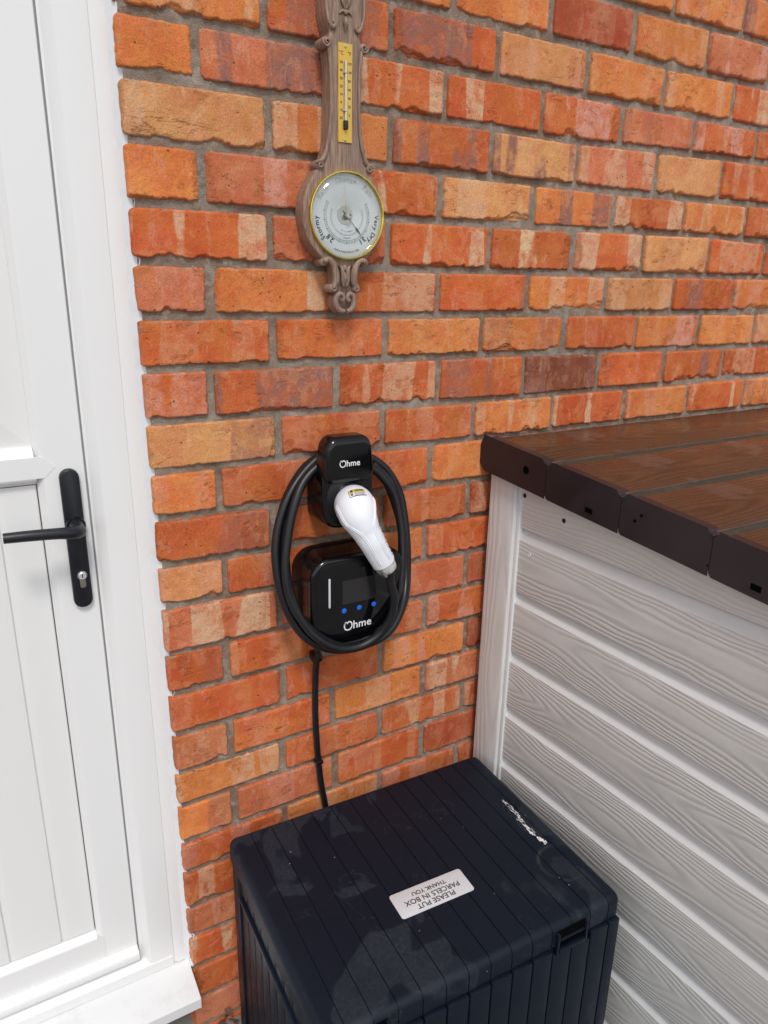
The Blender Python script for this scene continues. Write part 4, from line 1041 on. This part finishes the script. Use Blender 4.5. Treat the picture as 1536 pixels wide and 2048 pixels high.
# parcel sign on the lid
sg = thing('parcel_sign', 'silver sign reading PLEASE PUT PARCELS IN BOX THANK YOU on the lid', 'sign', (.3815, -.3625, BH), math.radians(-3.0), local=True)
def flat(me):                                 # plates are built upright facing -y; lay them face up
    me.transform(Matrix(((1, 0, 0, 0), (0, 0, 1, 0), (0, -1, 0, 0), (0, 0, 0, 1)))); return me
link('plate', flat(plate('plate', rrect(-.0795, .0795, -.0290, .0290, .0055, 6), -.0018, -.0003, .0004, 2)), M['labelplate'], sg)
for body_, dy_, s_, sp_ in (('PLEASE PUT', -.0165, .0158, 1.0), ('PARCELS IN BOX', -.0015, .0158, 1.0), ('THANK YOU', .0135, .0128, 1.0)):
    link('lettering', text_mesh('lettering', body_, s_, (0, dy_, .00195), (-1, 0, 0), (0, -1, 0), extrude=.00006, bold=.00022, spacing=sp_), M['ink'], sg)

# dried dropping on the lid
rd = random.Random(3); V = []; F = []
for k in range(110):
    t_ = rd.random() ** .9
    x_ = .6655 - .004 * t_ + rd.gauss(0, .0024) * (1.3 - .6 * t_) + .004 * math.sin(t_ * 7) ; y_ = -.222 - .148 * t_ + rd.gauss(0, .003)
    l_, w_ = rd.uniform(.002, .009), rd.uniform(.0003, .0009) * (1.6 if t_ > .6 else 1)
    a_ = math.radians(-93 + rd.gauss(0, 9)); b = len(V); n_ = 6; hgt = rd.uniform(.0002, .0005)
    for z_, sc_ in ((0, 1), (hgt, .6)):
        for q in range(n_):
            f_ = 2 * math.pi * q / n_; px_, py_ = l_ * sc_ * math.cos(f_) * rd.uniform(.7, 1.1), w_ * sc_ * math.sin(f_) * rd.uniform(.7, 1.1)
            V.append((x_ + px_ * math.cos(a_) - py_ * math.sin(a_) , y_ + px_ * math.sin(a_) + py_ * math.cos(a_), BH - .0001 + z_))
    F += [(b + q, b + (q + 1) % n_, b + n_ + (q + 1) % n_, b + n_ + q) for q in range(n_)] + [tuple(b + n_ + q for q in range(n_))]
setp(link('bird_dropping', pmesh('bird_dropping', V, F), M['dropping']), 'white dried bird dropping streaked across the charcoal box lid', 'dropping', kind='stuff')

# ------------------------------------------------------------------ garden storage shed
SH = .052                                     # the side panel splays outwards from the wall by this slope
sd_o = thing('storage_shed', 'grey woodgrain plastic garden storage shed with brown planked lid', 'shed', (.7480, -.020, 0), 0, local=True)
SWD, SDP = 1.45, .86
def shr(me):
    for v in me.vertices: v.co.x += -v.co.y * SH
    return me
def z_of(f): return f + Z0
# corner post
link('corner_post', shr(boxme('corner_post', -.012, .03, -.0830, .0, .02, z_of(-.330), bev=.004, seg=3)), M['postgrain'], sd_o, (0, -.042, .65))
link('post_lip', shr(boxme('post_lip', -.005, .022, -.0935, -.0825, .02, z_of(-.335), bev=.003, seg=2)), M['shed_plain'], sd_o, (0, -.09, .65))
# side boards: chamfered top edge, shadow gap under the board above
lines = [-.298, -.4490, -.6010, -.7500, -.8985, -1.0400, -1.1870, -1.3330, -1.4800, -1.585]
for i in range(len(lines) - 1):
    zt, zb_ = z_of(lines[i]), z_of(lines[i + 1])
    p = [(.020, zb_), (.0045, zb_), (.0010, zb_ + .0030), (.0000, zb_ + .0060), (.0000, zt - .0260), (.0014, zt - .0235), (.0120, zt - .0060), (.0130, zt), (.020, zt)]
    me = extr('siding_board', p, -SDP + .03, -.0930, 'y', smooth=25)
    if i == 0:                                # the top board is cut along the slope of the lid
        bm = bmesh.new(); bm.from_mesh(me)
        bmesh.ops.bisect_plane(bm, geom=bm.verts[:] + bm.edges[:] + bm.faces[:], plane_co=(0, -.04, z_of(-.310)), plane_no=(0, -math.sin(.098), math.cos(.098)), clear_outer=True)
        bmesh.ops.holes_fill(bm, edges=bm.edges[:], sides=0); bpy.data.meshes.remove(me); me = bm2me(bm, 'siding_board', angle=25)
    me = shr(me); me.materials.append(M['siding']); me.materials.append(M['shed_plain'])
    for p_ in me.polygons:
        if p_.normal.z > .3 or p_.normal.z < -.2: p_.material_index = 1
    link('siding_board', me, None, sd_o, (0, -.45, (zt + zb_) / 2 - .01))
link('side_backing', shr(boxme('side_backing', .018, .03, -SDP + .03, -.02, .02, z_of(-.43))), M['shed_plain'], sd_o)
for y_, z_ in ((-.0990, -.3715), (-.2150, -.3950), (-.128, -.4990)):
    me = lathe_y('screw_hole', 0, 0, [(.0052, .0), (.0040, -.0012), (.0036, -.0005), (.0005, -.0003)], 20)
    me.transform(Matrix(((0, 1, 0, -.0002 + -y_ * SH), (1, 0, 0, y_), (0, 0, 1, z_of(z_)), (0, 0, 0, 1))))
    link('screw_hole', me, M['dark'] if z_ > -.45 else M['shed_plain'], sd_o)
# far side, front and back so that the shed is a closed body
link('front_post', shr(boxme('front_post', -.012, .03, -SDP, -SDP + .031, .02, z_of(-.42), bev=.004)), M['postgrain'], sd_o, (0, -SDP, .6))
link('front_panel', shr(boxme('front_panel', .03, SWD, -SDP, -SDP + .02, .02, z_of(-.43), bev=.003)), M['siding'], sd_o)
for i in range(len(lines) - 1):               # front doors in the same boards
    zt, zb_ = z_of(lines[i + 1]) + .132 if i else z_of(-.445), z_of(lines[i + 1]) + .004
    for xa_, xb_ in ((.034, SWD / 2 - .004), (SWD / 2 + .004, SWD - .004)):
        if zt - zb_ > .02: link('front_board', shr(boxme('front_board', xa_, xb_, -SDP - .007, -SDP + .004, zb_, zt, bev=.003)), M['shed_plain'], sd_o, ((xa_ + xb_) / 2, -SDP, (zt + zb_) / 2))
link('back_panel', boxme('back_panel', .03, SWD, -.016, -.002, .02, z_of(-.36)), M['shed_plain'], sd_o)
link('end_panel', shr(boxme('end_panel', SWD - .02, SWD, -SDP + .02, -.017, .02, z_of(-.44))), M['siding'], sd_o)
# lid: planks running along the wall, sloping down to the front
SL = .092
TOPZ = z_of(-.2640)
def slope(me):
    for v in me.vertices: v.co.z += v.co.y * SL
    return shr(me)
edges = [0.004, -.1840, -.3720, -.5580, -.7440, -.9100]
lido = link('shed_lid', slope(boxme('shed_lid', .004, SWD + .01, -.905, -.004, TOPZ - .060, TOPZ - .0042)), M['gap_dirt'], sd_o)
for i in range(len(edges) - 1):
    ya, yb_ = edges[i] - (.0100 if i else 0), edges[i + 1] + .0100
    pm = boxme('lid_plank', -.004, SWD + .02, yb_, ya, TOPZ - .020, TOPZ - .0005, bev=.0030, seg=3)
    link('lid_plank', slope(pm), M['lidgrain'], lido, (.7, (ya + yb_) / 2, TOPZ + (ya + yb_) / 2 * SL))
    # end trim: a rounded block in front of every plank end
    ya2, yb2 = edges[i] - (.0065 if i else -.0150), edges[i + 1] + .0065
    if i == 0:
        out = [(ya2 - .012, TOPZ + .002), (ya2, TOPZ - .030), (ya2 - .001, TOPZ - .052), (ya2 - .016, TOPZ - .066), (yb2, TOPZ - .066), (yb2, TOPZ - .010), (yb2 + .010, TOPZ + .002)]
    else:
        out = [(ya2 - .008, TOPZ + .002), (ya2, TOPZ - .008), (ya2, TOPZ - .064), (ya2 - .002, TOPZ - .066), (yb2, TOPZ - .066), (yb2, TOPZ - .010), (yb2 + .010, TOPZ + .002)]
    n_ = len(out); ctr = np.mean(out, 0)
    V = []
    for x_, ins in ((.006, 0), (-.020, 0), (-.0265, .0035), (-.0280, .0060)):
        Q = offset_poly(np.array(out), ins) if ins else np.array(out)
        for a_, b_ in Q: V.append((x_, a_, b_))
    F = [(k * n_ + j, k * n_ + (j + 1) % n_, (k + 1) * n_ + (j + 1) % n_, (k + 1) * n_ + j) for k in range(3) for j in range(n_)] + [tuple(range(n_))[::-1], tuple(range(3 * n_, 4 * n_))]
    bm = bmesh.new(); me = pmesh('lid_end_trim', V, F); bm.from_mesh(me); bpy.data.meshes.remove(me)
    tr = link('lid_end_trim', slope(bm2me(bm, 'lid_end_trim', angle=25)), M['trim'], lido, (-.01, (ya2 + yb2) / 2, TOPZ - .03 + ya2 * SL))
    if i < len(edges) - 2:
        yk = edges[i + 1]
        link('trim_joint', slope(boxme('trim_joint', -.0235, .004, yk - .0062, yk + .0062, TOPZ - .0650, TOPZ - .009, bev=.0015)), M['trim'], lido, (-.01, yk, TOPZ - .03))
        link('joint_tab', slope(boxme('joint_tab', -.0245, -.006, yk + .0030, yk + .0120, TOPZ - .013, TOPZ - .0015, bev=.0022, seg=3)), M['trim'], lido, (-.01, yk, TOPZ - .01))
def disc_hole(y_, z_, r_, nm, sq=None):
    if sq: me = boxme(nm, -.0290, -.0270, y_ - sq[0], y_ + sq[0], z_ - sq[1], z_ + sq[1])
    else:
        me = lathe_y(nm, 0, 0, [(r_, .001), (r_, -.0004), (r_ * .9, -.0006), (.0003, -.0006)], 24)
        me.transform(Matrix(((0, 1, 0, -.0282), (1, 0, 0, y_), (0, 0, 1, z_), (0, 0, 0, 1))))
    link(nm, slope(me), M['void'], lido)
disc_hole(-.126, TOPZ - .030, .0085, 'trim_hole')
for y_ in (-.300, -.640): disc_hole(y_, TOPZ - .054, 0, 'trim_slot', (.0085, .0050))
disc_hole(-.418, TOPZ - .020, .0030, 'trim_peg'); disc_hole(-.406, TOPZ - .034, .0030, 'trim_peg')
disc_hole(-.555, TOPZ - .054, .0015, 'trim_peg')

# ------------------------------------------------------------------ leaf litter between cill and box
V = []; F = []; rl = random.Random(11)
for k in range(70):
    cx_, cy_ = rl.uniform(-.05, .085), rl.uniform(-.16, -.004); z_ = rl.uniform(.004, .035); L_, W_ = rl.uniform(.015, .045), rl.uniform(.004, .018); a_ = rl.uniform(0, 6.28); tl = rl.uniform(-.6, .6); b = len(V)
    for u_, w_ in ((-1, 0), (-.4, .8), (.3, .9), (1, 0), (.3, -.9), (-.4, -.8)):
        x_, y_ = u_ * L_ / 2, w_ * W_ / 2
        V.append((cx_ + x_ * math.cos(a_) - y_ * math.sin(a_), min(-.003, cy_ + x_ * math.sin(a_) + y_ * math.cos(a_)), max(.003, z_ + x_ * tl + abs(y_) * .5)))
    F += [(b, b + 1, b + 5), (b + 1, b + 2, b + 4, b + 5), (b + 2, b + 3, b + 4)]
setp(link('leaf_litter', pmesh('leaf_litter', V, F), M['leaf']), 'brown dead leaves and twigs lying between cill and storage box', 'leaves', kind='stuff')
